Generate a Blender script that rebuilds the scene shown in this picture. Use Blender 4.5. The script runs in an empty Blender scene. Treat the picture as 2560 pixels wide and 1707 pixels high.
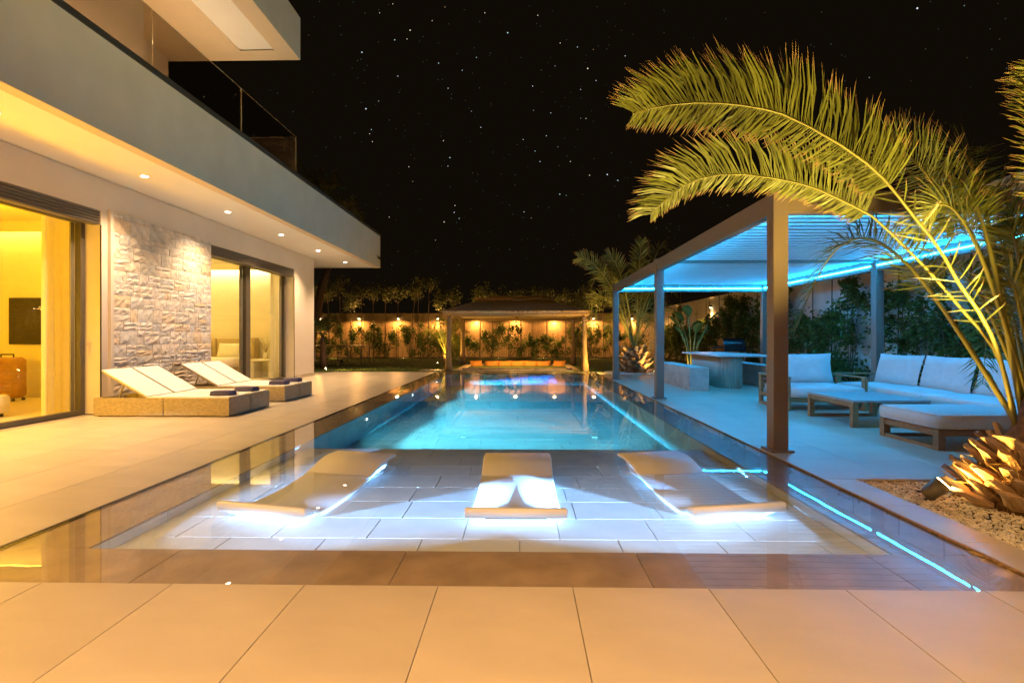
import bpy, math, random
from mathutils import Vector, Matrix
R = math.radians
PI = math.pi
random.seed(7)
ORD = ('first second third fourth fifth sixth seventh eighth ninth tenth eleventh twelfth thirteenth fourteenth fifteenth sixteenth seventeenth eighteenth nineteenth twentieth twenty-first twenty-second twenty-third').split()
scene = bpy.context.scene
COL = scene.collection

# ---------------------------------------------------------------- camera, night sky, exposure
cam_d = bpy.data.cameras.new('camera'); cam = bpy.data.objects.new('camera', cam_d); COL.objects.link(cam)
cam.location = (0, 0, 1.075)
cam.rotation_euler = (R(90), 0, math.atan(24 / 1280))
cam_d.sensor_width = 36; cam_d.lens = 18.0
cam_d.shift_y = -9.5 / 2560
cam_d.clip_start = 0.05; cam_d.clip_end = 2000
scene.camera = cam
world = bpy.data.worlds.new('World'); scene.world = world; world.use_nodes = True
bg = world.node_tree.nodes['Background']
bg.inputs[0].default_value = (1.0, 0.66, 0.32, 1); bg.inputs[1].default_value = 0.0024
vs = scene.view_settings
vs.view_transform = 'Standard'; vs.look = 'None'; vs.exposure = 1.0; vs.gamma = 1.0; vs.use_curve_mapping = False
cy = scene.cycles
cy.use_denoising = True
cy.max_bounces = 10; cy.diffuse_bounces = 5; cy.glossy_bounces = 4; cy.transmission_bounces = 4
cy.transparent_max_bounces = 24; cy.volume_bounces = 0
cy.sample_clamp_indirect = 4.0; cy.caustics_reflective = False; cy.caustics_refractive = False

# light levels (some of the lamps are unseen and added for their light)
K_DOWN = 222; K_ADDED_WING = 232; K_UP = 70; K_LED = 102; K_POOL = 1750.0; K_DEEP = 138.0; K_SCONCE = 75; K_COVE1 = 7; K_COVE2 = 12; K_PALM = 46; K_PALM2 = 680
C_WARM = (1.0, 0.55, 0.20); C_LED = (0.006, 0.40, 1.0); C_ROOM1 = (1.0, 0.52, 0.003); C_ROOM2 = (1.0, 0.67, 0.12)
C_POOL = (0.36, 0.58, 1.0); C_DEEP = (0.30, 0.92, 0.95); C_SCONCE = (1.0, 0.45, 0.11); C_PALM = (1.0, 0.58, 0.10); C_PALM2 = (1.0, 0.70, 0.16)

# ---------------------------------------------------------------- materials
def nodes(name):
    m = bpy.data.materials.new(name); m.use_nodes = True
    nt = m.node_tree
    return m, nt, nt.nodes['Principled BSDF'], nt.nodes['Material Output']
def mat(name, col, rough=0.6, var=0.12, scale=6.0, bump=0.0, bscale=60.0, metal=0.0, rand=0.0, stretch=None, spec=0.5, trans=0.0, island=0.0):
    m, nt, p, out = nodes(name)
    N = nt.nodes; L = nt.links
    tc = N.new('ShaderNodeTexCoord'); src = tc.outputs['Object']
    if stretch:
        mp = N.new('ShaderNodeMapping'); mp.inputs['Scale'].default_value = stretch
        L.new(src, mp.inputs['Vector']); src = mp.outputs[0]
    no = N.new('ShaderNodeTexNoise'); no.inputs['Scale'].default_value = scale; no.inputs['Detail'].default_value = 6
    L.new(src, no.inputs['Vector'])
    mr = N.new('ShaderNodeMapRange'); mr.inputs['From Min'].default_value = 0.3; mr.inputs['From Max'].default_value = 0.7
    mr.inputs['To Min'].default_value = 1 - var; mr.inputs['To Max'].default_value = 1 + var
    L.new(no.outputs['Fac'], mr.inputs['Value'])
    val = mr.outputs[0]
    if rand:
        oi = N.new('ShaderNodeObjectInfo')
        r2 = N.new('ShaderNodeMapRange'); r2.inputs['To Min'].default_value = 1 - rand; r2.inputs['To Max'].default_value = 1 + rand
        L.new(oi.outputs['Random'], r2.inputs['Value'])
        mu = N.new('ShaderNodeMath'); mu.operation = 'MULTIPLY'
        L.new(val, mu.inputs[0]); L.new(r2.outputs[0], mu.inputs[1]); val = mu.outputs[0]
    if island:
        ge = N.new('ShaderNodeNewGeometry'); r3 = N.new('ShaderNodeMapRange')
        r3.inputs['To Min'].default_value = 1 - island; r3.inputs['To Max'].default_value = 1 + island
        L.new(ge.outputs['Random Per Island'], r3.inputs['Value'])
        mu = N.new('ShaderNodeMath'); mu.operation = 'MULTIPLY'
        L.new(val, mu.inputs[0]); L.new(r3.outputs[0], mu.inputs[1]); val = mu.outputs[0]
    hs = N.new('ShaderNodeHueSaturation'); hs.inputs['Color'].default_value = (*col, 1)
    L.new(val, hs.inputs['Value']); L.new(hs.outputs[0], p.inputs['Base Color'])
    p.inputs['Roughness'].default_value = rough; p.inputs['Metallic'].default_value = metal
    p.inputs['Specular IOR Level'].default_value = spec
    if bump:
        n2 = N.new('ShaderNodeTexNoise'); n2.inputs['Scale'].default_value = bscale; n2.inputs['Detail'].default_value = 4
        L.new(src, n2.inputs['Vector'])
        b = N.new('ShaderNodeBump'); b.inputs['Strength'].default_value = bump; b.inputs['Distance'].default_value = 0.01
        L.new(n2.outputs['Fac'], b.inputs['Height']); L.new(b.outputs[0], p.inputs['Normal'])
    if trans:
        tl = N.new('ShaderNodeBsdfTranslucent'); L.new(hs.outputs[0], tl.inputs['Color'])
        mx = N.new('ShaderNodeMixShader'); mx.inputs[0].default_value = trans
        L.new(p.outputs[0], mx.inputs[1]); L.new(tl.outputs[0], mx.inputs[2]); L.new(mx.outputs[0], out.inputs['Surface'])
    return m
def emis(name, col, strength):
    m, nt, p, out = nodes(name)
    nt.nodes.remove(p)
    e = nt.nodes.new('ShaderNodeEmission'); e.inputs[0].default_value = (*col, 1); e.inputs[1].default_value = strength
    nt.links.new(e.outputs[0], out.inputs['Surface'])
    return m
def glassmat(name, tint, rough=0.0, f0=0.04, bump=None, absorb=None):
    """clear sheet or water surface: transparent + mirror by Schlick's law, the same from both sides"""
    m, nt, p, out = nodes(name)
    nt.nodes.remove(p); N = nt.nodes; L = nt.links
    tr = N.new('ShaderNodeBsdfTransparent'); tr.inputs[0].default_value = (*tint, 1)
    gl = N.new('ShaderNodeBsdfGlossy'); gl.inputs['Roughness'].default_value = rough
    geo = N.new('ShaderNodeNewGeometry')
    nrm = geo.outputs['Normal']
    if bump:
        tc = N.new('ShaderNodeTexCoord')
        mp = N.new('ShaderNodeMapping'); mp.inputs['Scale'].default_value = bump[2]
        L.new(tc.outputs['Object'], mp.inputs['Vector'])
        no = N.new('ShaderNodeTexNoise'); no.inputs['Scale'].default_value = bump[1]; no.inputs['Detail'].default_value = 2.5
        L.new(mp.outputs[0], no.inputs['Vector'])
        b = N.new('ShaderNodeBump'); b.inputs['Strength'].default_value = bump[0]; b.inputs['Distance'].default_value = 0.02
        L.new(no.outputs['Fac'], b.inputs['Height']); L.new(b.outputs[0], gl.inputs['Normal']); nrm = b.outputs[0]
    dt = N.new('ShaderNodeVectorMath'); dt.operation = 'DOT_PRODUCT'
    L.new(nrm, dt.inputs[0]); L.new(geo.outputs['Incoming'], dt.inputs[1])
    def math_(op, a, b=None):
        x = N.new('ShaderNodeMath'); x.operation = op; x.use_clamp = op in ('SUBTRACT', 'ADD')
        for i, v in enumerate((a, b)):
            if v is None: continue
            if isinstance(v, (int, float)): x.inputs[i].default_value = v
            else: L.new(v, x.inputs[i])
        return x.outputs[0]
    c = math_('ABSOLUTE', dt.outputs['Value'])
    f = math_('ADD', math_('MULTIPLY', math_('POWER', math_('SUBTRACT', 1.0, c), 5.0), 1 - f0), f0)
    mx = N.new('ShaderNodeMixShader')
    L.new(f, mx.inputs[0]); L.new(tr.outputs[0], mx.inputs[1]); L.new(gl.outputs[0], mx.inputs[2])
    L.new(mx.outputs[0], out.inputs['Surface'])
    if absorb:
        va = N.new('ShaderNodeVolumeAbsorption'); va.inputs['Color'].default_value = (*absorb[0], 1); va.inputs['Density'].default_value = absorb[1]
        L.new(va.outputs[0], out.inputs['Volume'])
    return m
def wicker(name, col):
    m, nt, p, out = nodes(name); N = nt.nodes; L = nt.links
    tc = N.new('ShaderNodeTexCoord')
    sp = N.new('ShaderNodeSeparateXYZ'); L.new(tc.outputs['Object'], sp.inputs[0])
    ad = N.new('ShaderNodeMath'); ad.operation = 'ADD'; L.new(sp.outputs[0], ad.inputs[0]); L.new(sp.outputs[1], ad.inputs[1])
    cb = N.new('ShaderNodeCombineXYZ'); L.new(ad.outputs[0], cb.inputs[0]); L.new(sp.outputs[2], cb.inputs[1])
    br = N.new('ShaderNodeTexBrick'); br.inputs['Scale'].default_value = 1.0
    br.inputs['Brick Width'].default_value = 0.034; br.inputs['Row Height'].default_value = 0.014
    br.inputs['Mortar Size'].default_value = 0.0022; br.inputs['Mortar Smooth'].default_value = 0.6
    br.inputs['Color1'].default_value = (*[c * 1.12 for c in col], 1); br.inputs['Color2'].default_value = (*[c * 0.82 for c in col], 1)
    br.inputs['Mortar'].default_value = (*[c * 0.28 for c in col], 1)
    L.new(cb.outputs[0], br.inputs['Vector']); L.new(br.outputs['Color'], p.inputs['Base Color'])
    b = N.new('ShaderNodeBump'); b.inputs['Strength'].default_value = 0.8; b.inputs['Distance'].default_value = 0.006; b.invert = True
    L.new(br.outputs['Fac'], b.inputs['Height']); L.new(b.outputs[0], p.inputs['Normal'])
    p.inputs['Roughness'].default_value = 0.5
    return m

M = {}
M['tile'] = mat('terrace_porcelain', (0.50, 0.43, 0.34), 0.34, 0.09, 1.7, 0.08, 90, rand=0.07, stretch=(1, 2.2, 1))
M['grout'] = mat('grout', (0.33, 0.27, 0.20), 0.9)
M['rim'] = mat('wet_rim_stone', (0.31, 0.225, 0.15), 0.3, 0.22, 5.0, 0.1, 30, rand=0.06)
M['pooltile'] = mat('pool_tile', (0.60, 0.60, 0.57), 0.5, 0.07, 5.0, rand=0.06)
M['poolgrout'] = mat('pool_grout', (0.40, 0.43, 0.44), 0.9)
M['plaster'] = mat('house_plaster', (0.66, 0.58, 0.50), 0.85, 0.03, 2.0, 0.12, 180)
M['fascia'] = mat('grey_render', (0.60, 0.585, 0.575), 0.85, 0.05, 2.5, 0.2, 160)
M['soffit'] = mat('soffit_paint', (0.85, 0.80, 0.74), 0.9, 0.02, 2.0)
M['lip'] = mat('soffit_edge_paint', (0.70, 0.55, 0.38), 0.85, 0.03, 2.0)
M['coping'] = mat('dark_coping_metal', (0.05, 0.052, 0.06), 0.45)
M['alu'] = mat('bronze_aluminium', (0.10, 0.085, 0.065), 0.42, 0.05)
M['alu_light'] = mat('grey_aluminium', (0.22, 0.20, 0.16), 0.4, 0.05)
M['shutter'] = mat('roller_shutter', (0.13, 0.11, 0.09), 0.5, 0.12, 9, stretch=(1, 0.2, 6))
M['stone'] = mat('ledge_stone', (0.64, 0.57, 0.52), 0.9, 0.2, 9.0, 0.7, 26, rand=0.10)
M['stone_ochre'] = mat('ledge_stone_ochre', (0.62, 0.50, 0.38), 0.9, 0.2, 9.0, 0.7, 26, rand=0.10)
M['stone_grey'] = mat('ledge_stone_grey', (0.55, 0.52, 0.50), 0.9, 0.2, 9.0, 0.7, 26, rand=0.10)
M['mortar'] = mat('mortar', (0.22, 0.18, 0.14), 0.95, 0.2, 20)
M['glass'] = glassmat('window_glass', (0.97, 0.97, 0.95))
M['railglass'] = glassmat('balcony_glass', (0.70, 0.66, 0.60), f0=0.09)
M['water'] = glassmat('pool_water', (1, 1, 1), 0.0, 0.02, (0.03, 2.2, (1.0, 0.45, 1)), ((0.06, 0.60, 0.80), 0.42))
M['room'] = mat('room_paint', (0.80, 0.74, 0.60), 0.9, 0.02)
M['roomfloor'] = mat('room_floor', (0.60, 0.52, 0.40), 0.35, 0.05)
M['curtain'] = mat('sheer_curtain', (0.90, 0.86, 0.74), 0.9, 0.0, 10, trans=0.5)
M['cove1'] = emis('cove_light_amber', (1.0, 0.60, 0.08), K_COVE1)
M['cove2'] = emis('cove_light_warm', (1.0, 0.74, 0.34), K_COVE2)
M['lens'] = emis('downlight_lens', (1.0, 0.82, 0.58), 26)
M['led'] = emis('blue_led_strip', C_LED, K_LED)
M['poollens'] = emis('pool_lamp_lens', (0.80, 0.95, 1.0), 14)
M['sconcelens'] = emis('sconce_lens', (1.0, 0.72, 0.38), 22)
M['spotlens'] = emis('garden_spot_lens', (1.0, 0.75, 0.30), 40)
M['wicker'] = wicker('rattan_weave', (0.58, 0.46, 0.27))
M['canvas'] = mat('white_sling', (0.80, 0.77, 0.73), 0.8, 0.02, 8, 0.08, 220)
M['towel'] = mat('blue_towel', (0.095, 0.085, 0.17), 0.95, 0.15, 30, 0.5, 160)
M['resin'] = mat('white_resin', (0.87, 0.87, 0.87), 0.35, 0.02, 4)
M['resinslot'] = mat('resin_slot', (0.30, 0.29, 0.30), 0.5)
M['pergola'] = mat('pergola_bronze', (0.18, 0.135, 0.11), 0.42, 0.05, 3)
M['louver'] = mat('louver_white', (0.82, 0.82, 0.82), 0.5, 0.03)
M['teak'] = mat('teak', (0.26, 0.135, 0.055), 0.5, 0.25, 5, 0.15, 60, stretch=(3, 3, 14))
M['cushion'] = mat('cream_cushion', (0.58, 0.57, 0.56), 0.9, 0.05, 12, 0.15, 220)
M['tablegrey'] = mat('grey_slat_top', (0.30, 0.30, 0.30), 0.5, 0.1)
M['concrete'] = mat('bench_concrete', (0.42, 0.38, 0.34), 0.8, 0.2, 6, 0.3, 50)
M['fluted'] = mat('fluted_base', (0.40, 0.34, 0.28), 0.6, 0.06)
M['tabletop'] = mat('table_top', (0.56, 0.54, 0.52), 0.3, 0.06)
M['black'] = mat('black_enamel', (0.012, 0.012, 0.014), 0.25)
M['steel'] = mat('steel', (0.45, 0.45, 0.46), 0.3, metal=1.0)
M['fence'] = mat('fence_board', (0.40, 0.27, 0.14), 0.85, 0.16, 3.5, 0.25, 40, rand=0.07, stretch=(4, 4, 0.6))
M['fence_r'] = mat('boundary_wall_panel', (0.66, 0.62, 0.57), 0.85, 0.12, 3, 0.2, 40, rand=0.05)
M['fencepost'] = mat('fence_post', (0.10, 0.07, 0.045), 0.85)
M['lawn'] = mat('lawn_soil', (0.06, 0.09, 0.015), 0.95, 0.3, 3)
M['blade'] = mat('grass_blade', (0.12, 0.17, 0.03), 0.8, 0.3, 2, trans=0.3)
M['soil'] = mat('soil', (0.055, 0.04, 0.028), 0.95, 0.3, 5)
M['pebble'] = mat('pebble', (0.62, 0.55, 0.44), 0.85, 0.35, 14)
M['pebble_white'] = mat('pebble_white', (0.70, 0.70, 0.68), 0.85, 0.3, 14)
M['leaf'] = mat('shrub_leaf', (0.095, 0.145, 0.03), 0.33, 0.45, 4, trans=0.45, island=0.4)
M['treeleaf'] = mat('tree_leaf', (0.10, 0.12, 0.04), 0.5, 0.4, 3, trans=0.35, island=0.4)
M['banana'] = mat('banana_leaf', (0.10, 0.15, 0.03), 0.4, 0.3, 3, trans=0.35)
M['bark'] = mat('bark', (0.12, 0.09, 0.06), 0.9, 0.3, 12, 0.5, 40)
M['stake'] = mat('stake_wood', (0.10, 0.075, 0.05), 0.9)
M['frond'] = mat('palm_leaflet', (0.17, 0.185, 0.035), 0.45, 0.35, 2.2, trans=0.32, island=0.4)
M['frond_dry'] = mat('palm_leaflet_dry', (0.34, 0.22, 0.08), 0.6, 0.3, 2.2, trans=0.25)
M['frond_tip'] = mat('palm_leaflet_tip', (0.30, 0.19, 0.08), 0.6, 0.3, 2.2, trans=0.25)
M['petiole'] = mat('palm_petiole', (0.24, 0.22, 0.05), 0.45, 0.2, 6, stretch=(1, 1, 0.3))
M['boot'] = mat('palm_boot', (0.42, 0.27, 0.15), 0.75, 0.4, 14, 0.7, 60, rand=0.2, stretch=(1, 1, 0.35))
M['boot_dark'] = mat('palm_boot_dark', (0.27, 0.15, 0.07), 0.8, 0.4, 14, 0.8, 60, rand=0.25, stretch=(1, 1, 0.35))
M['fibre'] = mat('palm_fibre', (0.17, 0.09, 0.045), 0.95, 0.4, 24, 0.8, 90)
M['thatch'] = mat('thatch', (0.62, 0.43, 0.25), 0.95, 0.45, 16, 0.6, 70, stretch=(3, 3, 0.6))
M['reed'] = mat('reed_bundle', (0.36, 0.22, 0.10), 0.9, 0.35, 14, 0.6, 50, stretch=(4, 4, 0.5))
M['pole'] = mat('hut_pole', (0.28, 0.18, 0.10), 0.85, 0.35, 10, 0.6, 40, stretch=(3, 3, 0.4))
M['orange'] = mat('orange_cushion', (0.52, 0.24, 0.045), 0.9, 0.06, 10, 0.1, 120)
M['mauve'] = mat('taupe_cushion', (0.33, 0.25, 0.22), 0.9, 0.06, 10, 0.1, 120)
M['screen'] = mat('screen_glass', (0.035, 0.028, 0.012), 0.12)
M['bedcloth'] = mat('bed_linen', (0.78, 0.72, 0.58), 0.9, 0.04, 6, 0.2, 12)
M['headboard'] = mat('headboard_fabric', (0.50, 0.38, 0.20), 0.9, 0.06)
M['suitcase'] = mat('suitcase_shell', (0.34, 0.18, 0.06), 0.4, 0.15, 8)
M['white'] = mat('white_lacquer', (0.75, 0.70, 0.60), 0.4, 0.02)
M['brass'] = mat('brass', (0.45, 0.30, 0.10), 0.35, metal=1.0)
M['dirty'] = mat('tennis_top', (0.10, 0.075, 0.05), 0.5)

# ---------------------------------------------------------------- mesh helpers
class MB:
    def __init__(s): s.v = []; s.f = []
    def add(s, vs, fs):
        o = len(s.v); s.v += [tuple(v) for v in vs]; s.f += [tuple(i + o for i in f) for f in fs]; return s
    def box(s, x0, x1, y0, y1, z0, z1, c=0.0):
        if x0 > x1: x0, x1 = x1, x0
        if y0 > y1: y0, y1 = y1, y0
        if z0 > z1: z0, z1 = z1, z0
        if c <= 0:
            vs = [(x, y, z) for z in (z0, z1) for (x, y) in ((x0, y0), (x1, y0), (x1, y1), (x0, y1))]
            return s.add(vs, [(3, 2, 1, 0), (4, 5, 6, 7), (0, 1, 5, 4), (1, 2, 6, 5), (2, 3, 7, 6), (3, 0, 4, 7)])
        c = min(c, (x1 - x0) * .49, (y1 - y0) * .49, (z1 - z0) * .49)
        rings = []
        for z, k in ((z0, c), (z0 + c, 0), (z1 - c, 0), (z1, c)):
            a, b, d, e = x0 + k, x1 - k, y0 + k, y1 - k
            q = c * 0.9
            if k: q = c * .4
            rings.append([(a + q, d, z), (b - q, d, z), (b, d + q, z), (b, e - q, z), (b - q, e, z), (a + q, e, z), (a, e - q, z), (a, d + q, z)])
        return s.loft(rings, True)
    def loft(s, rings, caps=True, closed=True):
        n = len(rings[0]); vs = [p for r in rings for p in r]; fs = []
        for i in range(len(rings) - 1):
            for j in range(n if closed else n - 1):
                k = (j + 1) % n
                fs.append((i * n + j, i * n + k, (i + 1) * n + k, (i + 1) * n + j))
        if caps and closed:
            fs.append(tuple(range(n - 1, -1, -1))); fs.append(tuple((len(rings) - 1) * n + j for j in range(n)))
        return s.add(vs, fs)
    def tube(s, pts, rad, n=6, caps=True):
        pts = [Vector(p) for p in pts]; rings = []
        up = None
        for i, p in enumerate(pts):
            t = (pts[min(i + 1, len(pts) - 1)] - pts[max(i - 1, 0)])
            if t.length < 1e-9: t = Vector((0, 0, 1))
            t.normalize()
            if up is None:
                up = Vector((0, 0, 1)) if abs(t.z) < .9 else Vector((1, 0, 0))
            a = t.cross(up)
            if a.length < 1e-6: a = t.orthogonal()
            a.normalize(); b = a.cross(t); b.normalize(); up = b
            r = rad[i] if isinstance(rad, (list, tuple)) else rad
            rings.append([p + (a * math.cos(2 * PI * k / n) + b * math.sin(2 * PI * k / n)) * r for k in range(n)])
        return s.loft(rings, caps)
    def cyl(s, x, y, z0, z1, r0, r1=None, n=12):
        return s.tube([(x, y, z0), (x, y, z1)], [r0, r0 if r1 is None else r1], n)
    def prism(s, poly, axis, a, b):
        """extrude a 2-D outline along an axis; poly in the two other axes"""
        def P(u, v, w): return {'x': (w, u, v), 'y': (u, w, v), 'z': (u, v, w)}[axis]
        return s.loft([[P(u, v, a) for u, v in poly], [P(u, v, b) for u, v in poly]])
    def beam(s, p, q, w, h):
        p = Vector(p); q = Vector(q); t = (q - p).normalized()
        up = Vector((0, 0, 1)) if abs(t.z) < .95 else Vector((1, 0, 0))
        a = t.cross(up).normalized(); b = a.cross(t).normalized()
        ring = lambda o: [o + a * (sx * w / 2) + b * (sy * h / 2) for sx, sy in ((-1, -1), (1, -1), (1, 1), (-1, 1))]
        return s.loft([ring(p), ring(q)])
    def moved(s, mtx):
        s.v = [tuple(mtx @ Vector(v)) for v in s.v]; return s
    def mesh(s, name, m, smooth=False):
        me = bpy.data.meshes.new(name); me.from_pydata(s.v, [], s.f); me.validate(clean_customdata=False)
        import bmesh
        if len(s.f) < 20000:
            bm = bmesh.new(); bm.from_mesh(me); bmesh.ops.recalc_face_normals(bm, faces=bm.faces); bm.to_mesh(me); bm.free()
        me.materials.append(m)
        if smooth: me.shade_smooth()
        return me
    def build(s, name, m, parent=None, smooth=False, world=True):
        """link as one object; with a parent the vertices are given in world space unless world=False"""
        if parent is not None and world:
            w = base_of(parent); s.v = [(v[0] - w[0], v[1] - w[1], v[2] - w[2]) for v in s.v]
        o = bpy.data.objects.new(name, s.mesh(name, m, smooth)); COL.objects.link(o)
        if parent is not None: o.parent = parent
        return o
def base_of(o):
    w = Vector((0, 0, 0))
    while o is not None: w += o.location; o = o.parent
    return w
def tag(o, label=None, cat=None, group=None, kind=None):
    for k, v in (('label', label), ('category', cat), ('group', group), ('kind', kind)):
        if v: o[k] = v
    return o
def thing(name, loc, label, cat, group=None, rz=0):
    o = bpy.data.objects.new(name, None); COL.objects.link(o); o.location = loc; o.rotation_euler = (0, 0, rz)
    o.empty_display_size = 0.2
    return tag(o, label, cat, group)
def inst(name, mesh, loc, parent=None, rot=(0, 0, 0), sc=(1, 1, 1)):
    o = bpy.data.objects.new(name, mesh); COL.objects.link(o); o.location = loc; o.rotation_euler = rot; o.scale = sc
    if parent is not None: o.parent = parent
    return o
def kids(o): return [c for c in bpy.data.objects if c.parent is o]
def copy_tree(o, parent=None):
    c = o.copy(); COL.objects.link(c); c.parent = parent
    for ch in kids(o): copy_tree(ch, c)
    return c
def lamp(kind, name, loc, col, power, parent=None, rot=(0, 0, 0), size=0.04, spot=120, blend=0.6):
    d = bpy.data.lights.new(name, kind); d.color = col; d.energy = power
    if kind in ('POINT', 'SPOT'): d.shadow_soft_size = size
    if kind == 'SPOT': d.spot_size = R(spot); d.spot_blend = blend
    o = bpy.data.objects.new(name, d); COL.objects.link(o)
    if parent is not None:
        w = base_of(parent); loc = tuple(Vector(loc) - w); o.parent = parent
    o.location = loc; o.rotation_euler = rot
    return o
def aim(direction): return Vector(direction).to_track_quat('-Z', 'Y').to_euler()
def structure(name, mb, m, parent=None, smooth=False):
    return tag(mb.build(name, m, parent, smooth), kind='structure')

# ---------------------------------------------------------------- stars
rs = random.Random(3)
BRIGHT = [(-12.33, 30.54, 3), (-17.41, 28.19, 3), (-1.56, 30.82, 3), (7.34, 27.53, 3.2), (-17.0, 23.32, 3.2), (-7.99, 19.31, 2.6), (9.47, 17.46, 3.2), (10.61, 16.8, 2.6), (-12.46, 18.18, 2), (-13.97, 29.6, 2.4), (-12.66, 29.8, 2), (1.23, 26.2, 2.2), (-8.19, 25.85, 2), (-9.23, 28.01, 2.2), (-8.63, 12.7, 2.6), (-7.43, 14.45, 2.2), (-7.51, 13.73, 2.2), (-6.97, 13.11, 2), (4.26, 15.65, 2.4), (0.27, 13.87, 2), (-4.56, 22.35, 2), (-8.71, 20.93, 2), (-16.32, 20.33, 2), (-16.62, 21.04, 1.8), (-16.43, 21.46, 2), (-13.64, 26.55, 2), (-4.11, 32.4, 2), (1.81, 32.21, 2), (4.3, 29.86, 2), (-6.63, 27.51, 1.8), (7.15, 23.01, 2), (6.56, 25.72, 1.8), (7.54, 17.48, 2.2), (8.25, 26.41, 1.9), (11.39, 28.3, 2), (-5.05, 28.68, 1.8), (6.21, 29.43, 1.8), (2.77, 21.53, 1.8), (0.18, 21.2, 1.8), (1.5, 20.07, 1.8), (2.05, 19.02, 2), (5.43, 18.93, 2), (3.26, 23.69, 1.8), (-15.57, 31.6, 1.8), (-14.19, 32.46, 1.8), (-9.94, 31.5, 1.8), (-8.21, 18.46, 1.8), (-14.55, 12.96, 1.8), (37.29, 26.82, 3.4)]
star_cols = [((1.0, 0.85, 0.62), 'star_warm'), ((0.80, 0.88, 1.0), 'star_cool'), ((0.55, 0.85, 0.85), 'star_teal'), ((1.0, 0.60, 0.30), 'star_amber')]
buckets = [[MB(), MB(), MB()] for _ in star_cols]
def add_star(az, el, r, ci, li):
    a, e = R(az), R(el); D = 700
    p = Vector((D * math.cos(e) * math.sin(a), D * math.cos(e) * math.cos(a), D * math.sin(e)))
    buckets[ci][li].add([p + Vector(d) * r for d in ((1, 0, 0), (-1, 0, 0), (0, 1, 0), (0, -1, 0), (0, 0, 1), (0, 0, -1))],
        [(0, 2, 4), (2, 1, 4), (1, 3, 4), (3, 0, 4), (2, 0, 5), (1, 2, 5), (3, 1, 5), (0, 3, 5)])
for az, el, s in BRIGHT: add_star(az, el, 0.29 * s, rs.choice((0, 0, 1, 1, 2)), 2)
for i in range(2600):
    az = rs.uniform(-75, 75) if i % 2 else rs.uniform(-180, 180)
    el = math.degrees(math.asin(rs.uniform(0.10, 0.99)))
    k = rs.random()
    if k > 0.93: add_star(az, el, rs.uniform(.6, .85), rs.choice((0, 1, 1, 2, 3)), 1)
    else: add_star(az, el, rs.uniform(.4, .75), rs.choice((0, 1, 2, 2, 3)), 0)
for (c, nm), bs in zip(star_cols, buckets):
    for li, (b, st) in enumerate(zip(bs, (0.03, 0.12, 0.5))):
        if b.v: tag(b.build('stars', emis(nm + '_' + ('faint', 'mid', 'bright')[li], c, st)), kind='stuff')

# ---------------------------------------------------------------- ground, terrace, pool
XL, XR, YF, YB = -2.69, 2.29, 2.215, 15.82        # water's edge
IL, IR, JF, JB = -2.25, 1.87, 2.615, 15.35        # inner pool
ZW = -0.004; ZR = -0.016; ZS = -0.085; ZD = -0.34; YS = 5.33
structure('ground', MB().add([(-60, -30, -0.75), (60, -30, -0.75), (60, 90, -0.75), (-60, 90, -0.75)], [(0, 1, 2, 3)]), M['soil'])
bed = MB()
for x0, x1, y0, y1 in ((-14, XL, -8, 16.04), (XL, XR, -8, YF), (XR, 2.545, -8, 3.95), (XR, 6.75, 3.95, 16.04), (XL, XR, YB, 16.04)):
    bed.box(x0, x1, y0, y1, -0.6, -0.012)
terrace = structure('terrace', bed, M['grout'])
tmeshes = {}
def tile(kind, x0, x1, y0, y1, z, parent, name='tile', m=None, th=0.011, gap=0.0016):
    w, h = round(x1 - x0 - 2 * gap, 4), round(y1 - y0 - 2 * gap, 4)
    key = (kind, w, h)
    if key not in tmeshes:
        tmeshes[key] = MB().box(-w / 2, w / 2, -h / 2, h / 2, -th, 0, 0.0012).mesh(name, m or M['tile'])
    return inst(name, tmeshes[key], ((x0 + x1) / 2, (y0 + y1) / 2, z), parent)
P_ = 0.582
# front terrace
for k in range(-9, 13):
    x0 = XL + P_ * k; x1 = x0 + P_
    if x1 > 5.0: continue
    if k >= 0:
        xx1 = min(x1, XR) if x0 < XR else x1
        for y1 in (YF, YF - 1.164, YF - 2.328):
            tile('t', x0, xx1 if x0 < XR - .05 else x1, y1 - 1.164, y1, 0, terrace)
    else:
        off = 2.46 if k % 2 else 3.04
        y = off - 1.2 * 3
        while y < 16.0:
            y1 = min(y + 1.2, 16.04)
            if x1 < -5.9 and y1 > -20 and x0 < -5.94: 
                if x1 <= -5.94: y += 1.2; continue
            tile('t', x0 if x0 > -5.94 else -5.94, x1, y, y1, 0, terrace)
            y += 1.2
# right terrace
for a, b in ((2.735, 3.33), (3.33, 3.95), (2.14, 2.735), (1.545, 2.14), (0.95, 1.545)):
    tile('c', XR + .012, 2.545, a, b, 0, terrace)
for k in range(0, 8):
    x0 = XR + .012 + 0.585 * k; x1 = min(x0 + 0.585, 6.75)
    y = 3.95 - (0.6 if k % 2 else 0)
    while y < 16.0:
        a, b = max(y, 3.95), min(y + 1.2, 16.04)
        if b - a > .05: tile('t', x0, x1, a, b, 0, terrace)
        y += 1.2
for k in range(9):
    a = XL + 0.555 * k; tile('c', a, min(a + .555, XR), YB + .012, 16.04, 0, terrace)
# slot drains round the water
structure('pool_slot', MB().box(XL - .0, XL + .014, YF, YB, -.05, -.0035).box(XL, XR, YB, YB + .012, -.05, -.0035), M['black'])
structure('pool_edge_trim', MB().box(XR, XR + .010, YF, YB, -.05, -.001), M['reed'])
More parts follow.
